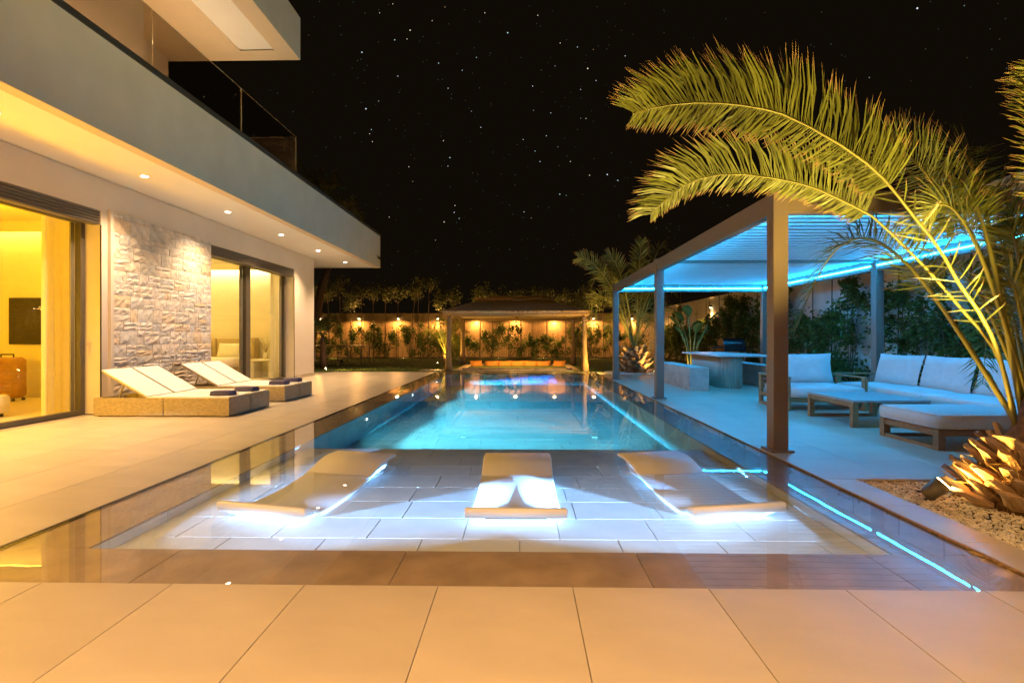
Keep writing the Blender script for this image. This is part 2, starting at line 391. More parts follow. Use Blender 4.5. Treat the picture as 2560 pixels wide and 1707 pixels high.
# pool shell
shell = MB()
shell.box(XL, XR, YF, JF - .012, -.7, ZR - .012).box(XL, XR, JB + .012, YB, -.7, ZR - .012).box(XL, IL - .012, JF - .012, JB + .012, -.7, ZR - .012).box(IR + .012, XR, JF - .012, JB + .012, -.7, ZR - .012)
shell.box(IL - .012, IR + .012, JF - .012, YS - .012, -.7, ZS - .012).box(IL - .012, IR + .012, YS - .012, JB + .012, -.7, ZD - .012)
basin = structure('pool_basin', shell, M['poolgrout'])
for k, (a, b) in enumerate(((XL + .014, -1.75), (-1.75, -.587), (-.587, .577), (.577, 1.73), (1.73, XR))):
    tile('r', a, b, YF, JF, ZR, basin, 'rim_tile', M['rim'])
    tile('r', a, b, JB, YB, ZR, basin, 'rim_tile', M['rim'])
y = JF
while y < JB - .01:
    b = min(y + 1.16, JB)
    tile('r', XL + .014, IL, y, b, ZR, basin, 'rim_tile', M['rim']); tile('r', IR, XR, y, b, ZR, basin, 'rim_tile', M['rim'])
    y = b
def floor_rows(y0, y1, z, pitch=0.335, L=0.56):
    y = y0; i = 0
    while y < y1 - .02:
        b = min(y + pitch, y1); x = IL - (0.23 if i % 2 else 0.0) - (0.1 * (i % 3))
        while x < IR - .01:
            a, c = max(x, IL), min(x + L, IR)
            if c - a > .02: tile('p', a, c, y, b, z, basin, 'floor_tile', M['pooltile'], gap=0.0028)
            x += L
        y = b; i += 1
floor_rows(JF, YS, ZS); floor_rows(YS, JB, ZD, 0.36, 0.60)
def wall_tile(axis, at, a, b, z0, z1):
    g = .0015
    m = MB()
    if axis == 'x': m.box(at - .012 if at == IL else at, at if at == IL else at + .012, a + g, b - g, z0, z1 - .0005)
    else: m.box(a + g, b - g, at - .012 if at in (JF, YS) else at, at if at in (JF, YS) else at + .012, z0, z1 - .0005)
    m.build('wall_tile', M['pooltile'], basin)
for X in (IL, IR):
    y = JF
    while y < JB - .01:
        b = min(y + .6, JB)
        if y < YS < b: b = YS
        wall_tile('x', X, y, b, ZS if y < YS - .01 else ZD, ZR - .012); y = b
for Y, z in ((JF, ZS), (JB, ZD)):
    for k in range(7): wall_tile('y', Y, IL + k * (IR - IL) / 7, IL + (k + 1) * (IR - IL) / 7, z, ZR - .012)
for k in range(7): wall_tile('y', YS, IL + k * (IR - IL) / 7, IL + (k + 1) * (IR - IL) / 7, ZD, ZS - .012)
# water body
structure('water', MB().box(XL + .014, XR - .001, YF + .001, YB - .001, -.72, ZW), M['water'])
# pool lamps
def pool_lamp(x, y, z, d, label, power, col, fall='Linear', dip=.152, turn=0.0, fan=14):
    t = thing('pool_lamp', (x, y, z), label, 'pool lamp', 'underwater lamps set in the pool walls')
    v = Vector(d)
    MB().tube([Vector((x, y, z)) - v * .005, Vector((x, y, z)) + v * .012], .018, 14).build('bezel', M['steel'], t)
    MB().tube([Vector((x, y, z)) + v * .0125, Vector((x, y, z)) + v * .016], .015, 12).build('lens', M['poollens'], t)
    # a fan of light that stays under water; linear fall-off stands for the light trapped between floor and surface
    o = lamp('SPOT', 'pool_light', tuple(Vector((x, y, z)) + v * .03), (1, 1, 1), power, t, aim((v.x + (turn if not v.x else 0), v.y, -dip)), .02, *((24, 1.0) if v.x else (18, .3)))
    o.scale = (int(fan), 1, 1)
    d_ = o.data; d_.use_nodes = True; nt = d_.node_tree; e = nt.nodes['Emission']; e.inputs[0].default_value = (*col, 1)
    lf = nt.nodes.new('ShaderNodeLightFalloff'); lf.inputs['Strength'].default_value = 1.0; lf.inputs['Smooth'].default_value = 2.2 if y < 4 else (.3 if v.x else .9)
    nt.links.new(lf.outputs[fall], e.inputs['Strength'])
pool_lamp(-2.08, JF + .001, -.038, (0, 1, 0), 'pool lamp under the front rim before the left in-pool lounger', K_POOL * 1.3, C_POOL, 'Constant', .178, .85, 7)
pool_lamp(1.70, JF + .001, -.038, (0, 1, 0), 'pool lamp under the front rim before the right in-pool lounger', K_POOL * 1.3, C_POOL, 'Constant', .178, -.85, 7)
pool_lamp(-.86, JF + .001, -.038, (0, 1, 0), 'added pool lamp under the front rim between the left and middle in-pool loungers', K_POOL * .72, C_POOL, 'Constant', .178, 0, 14.5)  # added lamp that evens the glow over the shelf
pool_lamp(.68, JF + .001, -.038, (0, 1, 0), 'added pool lamp under the front rim between the middle and right in-pool loungers', K_POOL * .72, C_POOL, 'Constant', .178, 0, 14.5)  # second added lamp filling the shelf with light
for x, n, tn, fn in ((-1.75, 'left', .40, 5), (-.2, 'middle', 0, 8), (1.37, 'right', -.40, 5)): pool_lamp(x, YS + .002, -.13, (0, 1, 0), 'added pool lamp in the step down to the deep part, on the ' + n, K_DEEP, C_DEEP, 'Constant', .186, tn, fn)  # added lamps, hidden by the step, to light the deep part
for y, n in ((7.35, 'nearest of the three pool lamps in the left wall of the deep part'), (10.47, 'middle one of the three pool lamps in the left wall'), (13.5, 'farthest pool lamp in the left wall of the deep part')):
    pool_lamp(IL + .001, y, -.10, (1, 0, 0), n, K_DEEP * 2.5, C_DEEP, 'Constant', .236)
for x, y in ((-.83, 7.3), (1.05, 7.3)):
    t = thing('pool_inlet', (x, y, ZD), 'white round inlet fitting in the pool floor on the %s' % ('left' if x < 0 else 'right'), 'inlet', 'floor inlets of the pool')
    MB().cyl(x, y, ZD, ZD + .008, .045, .04, 14).build('flange', M['white'], t)
    MB().cyl(x, y, ZD + .0085, ZD + .011, .018, .018, 8).build('nozzle', M['steel'], t)

# lawn and planting ground
structure('lawn', MB().box(-16, 7.6, 16.045, 26.3, -.6, -.01), M['lawn'])
structure('planting_bed', MB().box(-16, 7.6, 26.31, 28.2, -.6, .01).box(6.76, 7.6, -6, 16.04, -.6, .0), M['soil'])
rg = random.Random(11); g = MB()
for i in range(42000):
    u = rg.random() ** 1.5
    x, y = rg.uniform(-12.5, 7.4), 16.05 + u * 10.2
    if -2.2 < x < 1.9 and 16.4 < y < 20.2: continue
    h = rg.uniform(.02, .045); a = rg.uniform(0, PI); w = .006 + .004 * u
    dx, dy = math.cos(a) * w, math.sin(a) * w
    g.add([(x - dx, y - dy, -.012), (x + dx, y + dy, -.012), (x + rg.uniform(-.02, .02), y + rg.uniform(-.02, .02), h)], [(0, 1, 2)])
tag(g.build('grass', M['blade']), kind='stuff')

# gravel
ICO_V = [(0, 0, 1), (.894, 0, .447), (.276, .851, .447), (-.724, .526, .447), (-.724, -.526, .447), (.276, -.851, .447), (.724, .526, -.447), (-.276, .851, -.447), (-.894, 0, -.447), (-.276, -.851, -.447), (.724, -.526, -.447), (0, 0, -1)]
ICO_F = [(0, 1, 2), (0, 2, 3), (0, 3, 4), (0, 4, 5), (0, 5, 1), (1, 6, 2), (2, 7, 3), (3, 8, 4), (4, 9, 5), (5, 10, 1), (2, 6, 7), (3, 7, 8), (4, 8, 9), (5, 9, 10), (1, 10, 6), (11, 7, 6), (11, 8, 7), (11, 9, 8), (11, 10, 9), (11, 6, 10)]
def pebbles(n, pick, r0, r1, z, seed):
    r_ = random.Random(seed); m = MB()
    for i in range(n):
        x, y = pick(r_); r = r_.uniform(r0, r1); a = r_.uniform(0, 6.28)
        ca, sa = math.cos(a), math.sin(a); sx, sy, sz = r * r_.uniform(.8, 1.3), r * r_.uniform(.7, 1), r * r_.uniform(.5, .8)
        zz = z + r_.uniform(-.004, .008)
        m.add([(x + (vx * sx * ca - vy * sy * sa), y + (vx * sx * sa + vy * sy * ca), zz + vz * sz) for vx, vy, vz in ICO_V], ICO_F)
    return m
structure('gravel_bed', MB().box(2.548, 6.6, -2, 3.946, -.6, -.035), M['soil'])
tag(pebbles(17000, lambda r: (2.56 + (r.random() ** 1.3) * 2.3, 1.9 + r.random() * 2.03), .006, .0115, -.022, 5).build('gravel', M['pebble']), kind='stuff')
tag(pebbles(2600, lambda r: (lambda a, d: (3.5 + math.cos(a) * d, 15.75 + math.sin(a) * d * .8))(r.uniform(0, 6.28), .95 * math.sqrt(r.random())), .018, .03, .012, 6).build('white_gravel', M['pebble_white']), kind='stuff')

# ---------------------------------------------------------------- the house
H = thing('house', (-6.0, 7.0, 0), 'modern two storey villa with cantilevered grey balcony and lit rooms', 'house')
WX = -5.94; ZSOF = 3.322; FX = -4.556
def hb(name, m, *boxes, c=0.0, parent=None):
    b = MB()
    for q in boxes: b.box(*q, c=c)
    return b.build(name, m, parent or H)
DO0, DO1, DZ = -1.6, 7.12, 2.865          # big sliding door opening
W0, W1, WZ = 9.69, 13.274, 2.86
hb('ground_floor_wall', M['plaster'], (WX - .30, WX, -8, DO0, 0, ZSOF), (WX - .30, WX, DO0, DO1, DZ, ZSOF), (WX - .30, WX, DO1, W0, 0, ZSOF),
   (WX - .30, WX, W0, W1, WZ, ZSOF), (WX - .30, WX, W1, 14.54, 0, ZSOF), (-12, WX - .30, 14.3, 14.54, 0, ZSOF))
hb('skirting', M['tile'], (WX + .001, WX + .012, W1 + .02, 14.54, 0, .09)); hb('skirting', M['tile'], (WX + .001, WX + .012, DO1 + .01, 7.23, 0, .09))
hb('balcony_fascia', M['fascia'], (FX - .16, FX, -8, 16.42, ZSOF, 4.335), (-12, FX - .16, 16.26, 16.42, ZSOF, 4.335))
hb('fascia_lip', M['lip'], (FX - .16, FX - .002, -8, 16.417, ZSOF - .006, ZSOF - .001))
hb('balcony_floor', M['soffit'], (-12, FX - .16, -8, 16.26, ZSOF + .012, 4.20))
hb('coping', M['coping'], (FX - .16, FX + .012, -8, 16.432, 4.337, 4.415), (-12, FX - .16, 16.25, 16.432, 4.337, 4.415))
# upper storey
hb('upper_wall', M['plaster'], (-6.15, -5.9, -8, 1.5, 4.2, 6.78), (-6.15, -5.9, 4.8, 7.885, 4.2, 6.78), (-6.15, -5.9, 1.5, 4.8, 6.4, 6.78), (-12, -6.15, 7.70, 7.885, 4.2, 6.78), (-12, -7.2, 7.885, 10.3, 4.2, 6.78))
zt = 6.79
hb('roof_slab', M['fascia'], (FX - .14, FX, -8, 10.46, zt, 7.65), (-12, FX - .14, 10.32, 10.46, zt, 7.65), (-12, FX - .14, -8, 10.32, zt + .06, 7.64))
hb('roof_soffit_border', M['lip'], (FX - .36, FX - .002, -8, 10.458, zt - .007, zt - .001), (-12, FX - .36, 10.10, 10.458, zt - .007, zt - .001), (-12, -5.62, -8, 10.099, zt - .008, zt + .05))
hb('upper_soffit_panel', M['soffit'], (-5.62, FX - .36, -8, 10.10, zt + .02, zt + .055))
up = hb('added_upper_window', M['alu'], (-6.05, -6.0, 1.5, 1.56, 4.2, 6.4), (-6.05, -6.0, 4.74, 4.8, 4.2, 6.4), (-6.05, -6.0, 3.1, 3.18, 4.2, 6.4), (-6.05, -6.0, 1.56, 4.74, 6.34, 6.4))  # lit window added out of view to brighten the upper soffit
hb('pane', M['glass'], (-6.03, -6.022, 1.56, 4.74, 4.2, 6.34), parent=up)
hb('upper_room', M['room'], (-9.6, -9.5, 0.2, 6, 4.2, 6.78), (-9.5, -6.15, 0.2, .3, 4.2, 6.78), (-9.5, -6.15, 5.9, 6, 4.2, 6.78))
hb('added_ceiling_light', M['cove2'], (-9.0, -6.6, 3.0, 3.08, 6.70, 6.72))  # added glowing strip in the unseen upper room
hb('upper_shutter_box', M['shutter'], (-7.2, -6.3, 7.89, 7.99, 6.30, 6.72))
# round downlights set in the soffits
C_DOWN = (1.0, 0.65, 0.34)
def downlight(x, y, z, power, col=C_DOWN, spot=150, blend=.5):
    d = MB().cyl(x, y, z - .006, z + .004, .058, .058, 18).build('downlight', M['white'], H)
    MB().cyl(x, y, z - .0085, z - .0065, .042, .042, 14).build('lens', M['lens'], d)
    lamp('SPOT', 'downlight_bulb', (x, y, z - .03), col, power, d, (0, 0, 0), .035, spot, blend)
for k in range(12): downlight(-5.28, 15.23 - 2.04 * k, ZSOF + .012, K_DOWN, spot=112, blend=1.0)
for y in (9.4, 7.0, 4.6, 2.2, -.2):      # added floor lamps, hidden behind the upstand, to brighten upper wall and soffit
    q = MB().cyl(-4.95, y, 4.20, 4.24, .05, .05, 12).build('added_uplight', M['steel'], H)
    MB().cyl(-4.95, y, 4.2405, 4.244, .04, .04, 10).build('lens', M['spotlens'], q)
    lamp('SPOT', 'added_uplight_bulb', (-4.95, y, 4.26), C_DOWN, K_UP, q, aim((-.85, 0, .6)), .04, 150, .8)
# wing added out of view behind the camera; its downlights brighten the foreground
hb('added_wing_wall', M['plaster'], (WX, 4.6, -7.3, -7.0, 0, ZSOF)); hb('added_wing_soffit', M['soffit'], (WX + 1.5, 4.8, -7.0, -.86, ZSOF + .012, 4.2)); hb('added_wing_fascia', M['fascia'], (WX + 1.5, 4.8, -.86, -.7, ZSOF, 4.335))
for k in range(5): downlight(-3.9 + 1.55 * k, -1.25, ZSOF + .012, K_ADDED_WING, C_WARM, spot=134)
# glass balustrade
gx = FX - .08
for a, b in ((8.40, 10.44), (6.35, 8.385), (4.30, 6.335), (2.25, 4.285)):
    p = hb('balustrade_panel', M['railglass'], (gx - .006, gx + .006, a, b, 4.416, 5.187))
    hb('edge_strip', M['white'], (gx - .006, gx + .006, a, b, 5.1875, 5.1905), (gx - .006, gx + .006, b - .005, b, 4.417, 5.187), parent=p)
p = hb('balustrade_panel', M['railglass'], (gx - 2.6, gx - .01, 10.43, 10.442, 4.416, 5.187))
hb('edge_strip', M['white'], (gx - 2.6, gx - .01, 10.43, 10.442, 5.1875, 5.1905), parent=p)
# stone cladding
hb('stone_backing', M['mortar'], (WX + .001, WX + .012, 7.291, 9.65, 0, 2.90))
def rough_stone(w, h, seed):
    r_ = random.Random(seed); nx, nz = 5, 3; m = MB(); d0 = r_.uniform(.010, .022); vs = []
    for j in range(nz + 1):
        for i in range(nx + 1):
            e = i in (0, nx) or j in (0, nz)
            d = d0 * (r_.uniform(.45, .85) if e else r_.uniform(.6, 1.5))
            vs.append((d, -w / 2 + w * i / nx + (0 if e else r_.uniform(-.2, .2) * w / nx), -h / 2 + h * j / nz + (0 if e else r_.uniform(-.25, .25) * h / nz)))
    n = nx + 1; fs = [(j * n + i, j * n + i + 1, (j + 1) * n + i + 1, (j + 1) * n + i) for j in range(nz) for i in range(nx)]
    m.add(vs, fs)
    border = [i for i in range(n)] + [j * n + nx for j in range(1, nz + 1)] + [nz * n + i for i in range(nx - 1, -1, -1)] + [j * n for j in range(nz - 1, 0, -1)]
    k = len(vs); m.v += [(0, vs[b][1], vs[b][2]) for b in border]
    for q in range(len(border)):
        q2 = (q + 1) % len(border); m.f.append((border[q], k + q, k + q2, border[q2]))
    return m
rst = random.Random(21); z = 0.0; lib = {}
def lay_stone(y, w, z, h):
    key = (round(w - .004, 3), round(h - .003, 3), rst.randrange(4), rst.choice(('stone', 'stone', 'stone', 'stone', 'stone_ochre', 'stone_grey', 'stone_grey')))
    if key not in lib: lib[key] = rough_stone(key[0], key[1], int(key[0] * 1000) * 7 + int(key[1] * 1000) * 13 + key[2]).mesh('stone', M[key[3]])
    inst('stone', lib[key], (WX + .012 + 6.0, y + w / 2 - 7.0, z + h / 2), H)
while z < 2.90 - .02:
    h = min(rst.choice((.13, .16, .18, .21)), 2.90 - z)
    if 2.90 - z - h < .06: h = 2.90 - z
    y = 7.296
    while y < 9.64:
        w = min(rst.choice((.14, .20, .26, .34)), 9.645 - y)
        if 9.645 - y - w < .08: w = 9.645 - y
        if rst.random() < .62 or h < .1: 
            q = h * rst.choice((.38, .5, .62)); lay_stone(y, w, z, q); lay_stone(y, w, z + q, h - q)
        else: lay_stone(y, w, z, h)
        y += w
    z += h
hb('cladding_trim', M['plaster'], (WX + .001, WX + .05, 7.235, 7.288, 0, 2.91))
# openings
def opening(y0, y1, ztop, mullions, handle, name):
    zx = -6.20
    fr = hb(name, M['alu'], (zx - .05, zx + .03, y0, y1, .0, .06), (zx - .05, zx + .03, y1 - .07, y1 - .002, .06, ztop - .19), (zx - .05, zx + .03, y0 + .002, y0 + .07, .06, ztop - .19), (zx - .05, zx + .03, y0, y1, ztop - .19, ztop - .12),
        *[(zx - .05, zx + .03, m - .09, m + .09, .06, ztop - .19) for m in mullions])
    hb('inner_stile', M['alu_light'], (zx - .07, zx - .051, y1 - .14, y1 - .075, .06, ztop - .19), *[(zx - .075, zx - .051, m - .19, m - .091, .06, ztop - .19) for m in mullions], parent=fr)
    ys = [y0 + .07] + [q for m in mullions for q in (m - .09, m + .09)] + [y1 - .07]
    for a, b in zip(ys[::2], ys[1::2]): hb('pane', M['glass'], (zx - .015, zx - .005, a, b, .06, ztop - .19), parent=fr)
    s = MB(); n = 5
    for k in range(n):
        za = ztop - .20 + .20 * k / n; zb = za + .20 / n
        s.prism([(WX - .14, za), (WX - .03, za), (WX - .012, za + .012), (WX - .012, zb - .010), (WX - .03, zb - .001), (WX - .14, zb - .001)], 'y', y0 + .003, y1 - .003)
    s.build('roller_shutter', M['shutter'], H)
    hb('shutter_rail', M['black'], (WX - .006, WX + .004, y1 - .008, y1 + .006, .0, ztop - .2))
    if handle:
        hd = MB().box(zx + .03, zx + .055, handle - .015, handle + .015, .98, 1.02).box(zx + .055, zx + .075, handle - .012, handle + .012, .84, 1.03, .004)
        hd.build('handle', M['alu'], fr)
    return fr
opening(DO0, DO1, DZ, (1.4, 4.2), 7.0, 'sliding_door')
opening(W0, W1, WZ, (11.45,), None, 'sliding_door')
# rooms
def room(y0, y1, xb, cove, name):
    hb(name, M['room'], (xb - .1, xb, y0, y1, 0, 3.25), (xb, WX - .301, y0 - .1, y0 - .001, 0, 3.25), (xb, WX - .301, y1, y1 + .1, 0, 3.25), (xb, WX - .301, y0, y1, 3.10, 3.25), (xb + .001, WX - .9, y1 - .32, y1 - .22, 2.93, 3.099))
    hb('room_floor', M['roomfloor'], (xb, WX - .301, y0, y1, -.05, .001))
    hb('room_skirting', M['white'], (xb, WX - .31, y1 - .012, y1 - .001, .002, .09))
    hb('cove_light', cove, (xb + .05, WX - .95, y1 - .20, y1 - .03, 2.985, 2.99))
room(-1.8, 9.05, -10.6, M['cove1'], 'room_wall')
room(9.62, 14.15, -10.4, M['cove2'], 'room_wall')
hb('pelmet', M['room'], (-6.9, -6.8, -1.7, 9.04, 2.86, 3.09))
lamp('POINT', 'room_light', (-6.95, 4.5, 1.25), C_ROOM1, 240, H, size=.3)
lamp('POINT', 'room_light', (-8.0, 7.3, 2.7), C_ROOM1, 16, H, size=.25)
lamp('POINT', 'room_light', (-8.2, 11.6, 2.6), C_ROOM2, 60, H, size=.3)
lamp('POINT', 'room_light', (-8.0, 3.0, 6.3), C_WARM, 160, H, size=.3)  # added light behind the unseen upper window
# security camera on the fascia corner
t = thing('security_camera', (FX, 16.2, 3.62), 'small dark security camera bracketed to the far corner of the grey fascia', 'camera')
MB().cyl(FX + .012, 16.2, 3.58, 3.66, .02, .02, 8).build('bracket', M['black'], t)
MB().tube([(FX + .03, 16.26, 3.60), (FX + .11, 16.02, 3.57)], .035, 10).build('body', M['black'], t)
MB().tube([(FX - .0, 16.2, 3.62), (FX + .06, 16.18, 3.62), (FX + .06, 16.17, 3.60)], .012, 6).build('arm', M['black'], t)

# things inside the rooms
def curtain(y0, y1, x, label, z1=3.05):
    m = MB(); n = 140; rows = []
    for zz in (.01, 1.0, 2.0, z1):
        rows.append([(x + .030 * math.sin(i * .36) * (1 - .15 * zz / z1) + .02 * math.sin(i * .12), y0 + (y1 - y0) * i / n, zz) for i in range(n + 1)])
    m.loft(rows, False, False)
    o = m.build('curtain', M['curtain'], None, True); return tag(o, label, 'curtain', 'curtains behind the glass')
curtain(6.86, 7.9, -6.55, 'sheer gathered curtain inside the left door beside the dark screen')
curtain(13.12, 14.1, -6.50, 'sheer gathered curtain inside the bedroom window beside the side table')
t = thing('wall_screen', (-8.86, 9.04, 1.37), 'dark flat screen hanging on the yellow wall inside the left door', 'screen')
hb('frame', M['black'], (-9.19, -8.52, 9.0, 9.048, .955, 1.79), c=.006, parent=t)
hb('display', M['screen'], (-9.175, -8.535, 8.997, 8.9995, .97, 1.775), parent=t)
t = thing('suitcase', (-8.72, 8.55, 0), 'brown hard shell suitcase standing under the dark screen', 'suitcase')
MB().box(-9.0, -8.5, 8.42, 8.68, .05, .74, .05).build('shell', M['suitcase'], t, True)
rb = MB()
for k in range(9): rb.box(-8.97, -8.53, 8.412, 8.419, .12 + .065 * k, .145 + .065 * k)
rb.build('ribs', M['suitcase'], t)
MB().tube([(-8.86, 8.55, .74), (-8.86, 8.55, .79), (-8.64, 8.55, .79), (-8.64, 8.55, .74)], .012, 6).build('handle', M['black'], t)
for x in (-8.94, -8.56):
    for y in (8.46, 8.64): MB().tube([(x - .012, y, .026), (x + .012, y, .026)], .026, 10).build('wheel', M['black'], t)
t = thing('ottoman', (-7.5, 6.55, 0), 'pale upholstered seat at the left edge just inside the left door', 'seat')
MB().box(-8.1, -7.0, 6.1, 6.9, .05, .30, .03).build('base', M['bedcloth'], t, True)
MB().box(-8.1, -7.16, 6.2, 6.88, .30, .50, .06).build('cushion', M['bedcloth'], t, True)
for x in (-8.0, -7.08):
    for y in (6.16, 6.84): MB().cyl(x, y, 0, .05, .02, .02, 8).build('leg', M['black'], t)
t = thing('bed', (-8.3, 13.0, 0), 'double bed with padded headboard seen through the bedroom window', 'bed')
MB().box(-9.35, -7.42, 14.0, 14.12, .1, 1.07, .03).build('headboard', M['headboard'], t, True)
MB().box(-8.46, -8.42, 13.93, 14.0, .3, 1.06, .01).build('headboard_seam', M['headboard'], t)
MB().box(-7.42, -7.30, 13.85, 14.12, .1, 1.08, .03).build('headboard_wing', M['headboard'], t, True)
MB().box(-9.3, -7.48, 11.9, 13.98, .05, .30, .02).build('base', M['headboard'], t)
MB().box(-9.32, -7.46, 11.88, 13.97, .30, .55, .06).build('mattress', M['bedcloth'], t, True)
def pillow(w, d, h, n=9):
    m = MB(); rows = []
    for s in (-1, 1):
        rows = []
        for j in range(n):
            v = -1 + 2 * j / (n - 1); row = []
            for i in range(n):
                u = -1 + 2 * i / (n - 1)
                q = max(0, (1 - u ** 4)) * max(0, (1 - v ** 4)); pin = 1 - .06 * (u * u * v * v) * 0 + .0
                k = 1 - .05 * (1 - abs(u)) * abs(v) ** 3 - .05 * (1 - abs(v)) * abs(u) ** 3
                row.append((u * w / 2 * (1 - .07 * (1 - v * v) * abs(u) ** 3), v * d / 2 * (1 - .07 * (1 - u * u) * abs(v) ** 3), s * h / 2 * (q ** .55)))
            rows.append(row)
        m.loft(rows, False, False)
    return m
for x, lb in ((-7.95, 'plump pillow leaning on the headboard nearer the side table'), (-8.9, 'pillow on the far side of the bed by the headboard')):
    o = pillow(.72, .42, .2).moved(Matrix.Translation((x, 13.84, .73)) @ Matrix.Rotation(R(68), 4, 'X')).build('pillow', M['bedcloth'], None, True)
    tag(o, lb, 'pillow')
t = thing('side_table', (-6.95, 13.7, 0), 'white arched side table beside the bed', 'side table')
MB().box(-7.24, -6.64, 13.5, 13.95, .44, .50, .02).build('top', M['white'], t)
MB().box(-7.24, -7.13, 13.5, 13.95, 0, .44, .02).build('leg', M['white'], t)
MB().box(-6.75, -6.64, 13.5, 13.95, 0, .44, .02).build('leg', M['white'], t)
t = thing('vase', (-6.9, 13.68, .5), 'small vase of dry reeds on the white side table', 'vase')
MB().tube([(-6.9, 13.68, .50), (-6.9, 13.68, .56), (-6.9, 13.68, .64), (-6.9, 13.68, .68)], [.05, .07, .045, .05], 12).build('jar', M['white'], t, True)
st = MB()
for a in (-.35, -.12, .1, .34, .22): st.tube([(-6.9, 13.68, .66), (-6.9 + a * .3, 13.68, .9), (-6.9 + a * .75, 13.66, 1.12 - abs(a) * .2)], [.006, .005, .003], 4)
st.build('stems', M['frond_dry'], t)

# ---------------------------------------------------------------- sun loungers
def lounger(y0, label):
    L, Wd, Hh = 1.875, .550, .255
    t = thing('sun_lounger', (-4.90, y0 + Wd / 2 + .003, 0), label, 'sun lounger', 'wicker sun loungers in front of the stone wall')
    hx, hy = L / 2, Wd / 2
    B = lambda mb, n, m, p=t, s=False: mb.build(n, m, p, s, world=False)
    for sx in (-1, 1):
        pass
    B(MB().box(-hx, 0.03 - .003, -hy, -hy + .03, .012, Hh, .006), 'side_panel', M['wicker']); B(MB().box(.033, hx - .001, -hy, -hy + .03, .012, Hh, .006), 'side_panel', M['wicker'])
    B(MB().box(-hx, .027, hy - .03, hy, .012, Hh, .006), 'side_panel', M['wicker']); B(MB().box(.033, hx - .001, hy - .03, hy, .012, Hh, .006), 'side_panel', M['wicker'])
    B(MB().box(hx - .03, hx, -hy + .031, hy - .031, .012, Hh, .006), 'end_panel', M['wicker'])
    B(MB().box(-hx, -hx + .03, -hy + .031, hy - .031, .012, Hh, .006), 'end_panel', M['wicker'])
    for sx in (-1, 1):
        for sy in (-1, 1): B(MB().box(sx * (hx - .06) - .02, sx * (hx - .06) + .02, sy * (hy - .06) - .02, sy * (hy - .06) + .02, 0, .03), 'foot', M['black'])
    # flat sling from the hinge to the foot end, slightly sagging
    xh = -.215; m = MB(); rows = []
    for i in range(9):
        x = xh + (hx - .015 - xh) * i / 8
        rows.append([(x, -hy + .02, Hh + .014), (x, 0, Hh + .010 - .012 * math.sin(PI * i / 8)), (x, hy - .02, Hh + .014)])
    for dz in (0, -.018): m.loft([[(p[0], p[1], p[2] + dz) for p in r] for r in rows], False, False)
    m.box(xh, hx - .015, -hy + .02, -hy + .024, Hh - .006, Hh + .013)
    B(m, 'sling_seat', M['canvas'])
    # raised backrest
    xt, zt_ = -.835, .62; tt = Vector((xt - xh, 0, zt_ - Hh - .01)); n = Vector((-tt.z, 0, tt.x)).normalized() * -1
    bk = MB(); a = Vector((xh, 0, Hh + .012))
    for k, hw in ((0, hy - .02),):
        p0, p1 = a, a + tt
        ring = lambda o: [o + Vector((0, -hw, 0)), o + Vector((0, hw, 0)), o + Vector((0, hw, 0)) + n * .016, o + Vector((0, -hw, 0)) + n * .016]
        bk.loft([ring(p0 + tt * s) for s in (0, .3, .6, 1)])
    B(bk, 'backrest', M['canvas'])
    fr = MB()
    for sy in (-1, 1): fr.beam(a + Vector((0, sy * (hy - .035), -.016)), a + tt + Vector((.01, sy * (hy - .035), -.016)), .022, .022)
    fr.beam(a + tt + Vector((.02, -hy + .05, -.02)), a + tt + Vector((.02, hy - .05, -.02)), .02, .02)
    B(fr, 'backrest_frame', M['wicker'])
    sp = MB()
    for sy in (-1, 1): sp.beam(a + tt * .6 + Vector((0, sy * .16, -.02)), (-.72, sy * .16, .10), .016, .016)
    B(sp, 'prop', M['wicker'])
    return t
lounger(6.865, 'wicker sun lounger nearest the camera, raised white backrest, long side in full view')
lounger(7.425, 'second wicker sun lounger from the camera, pressed against the nearest one')
lounger(8.50, 'third wicker sun lounger, nearer one of the pair before the stone wall end')
lounger(9.06, 'fourth wicker sun lounger, farthest from the camera by the bedroom window')
def towel(x, y, rz, label):
    t = thing('towel', (x, y, .268), label, 'towel', 'folded blue towels on the loungers', rz)
    for k, (w, d, zz) in enumerate(((.30, .19, 0), (.29, .185, .021), (.285, .18, .042))):
        m = MB().box(-w / 2, w / 2, -d / 2, d / 2, zz, zz + .023, .010)
        m.build('fold', M['towel'], t, True, world=False)
towel(-4.19, 7.12, .05, 'folded blue towel on the foot end of the nearest lounger')
towel(-4.17, 7.70, -.1, 'folded blue towel on the second lounger from the camera')
towel(-4.20, 8.80, .0, 'folded blue towel on the third lounger from the camera')
towel(-4.22, 9.36, .05, 'folded blue towel on the farthest lounger')

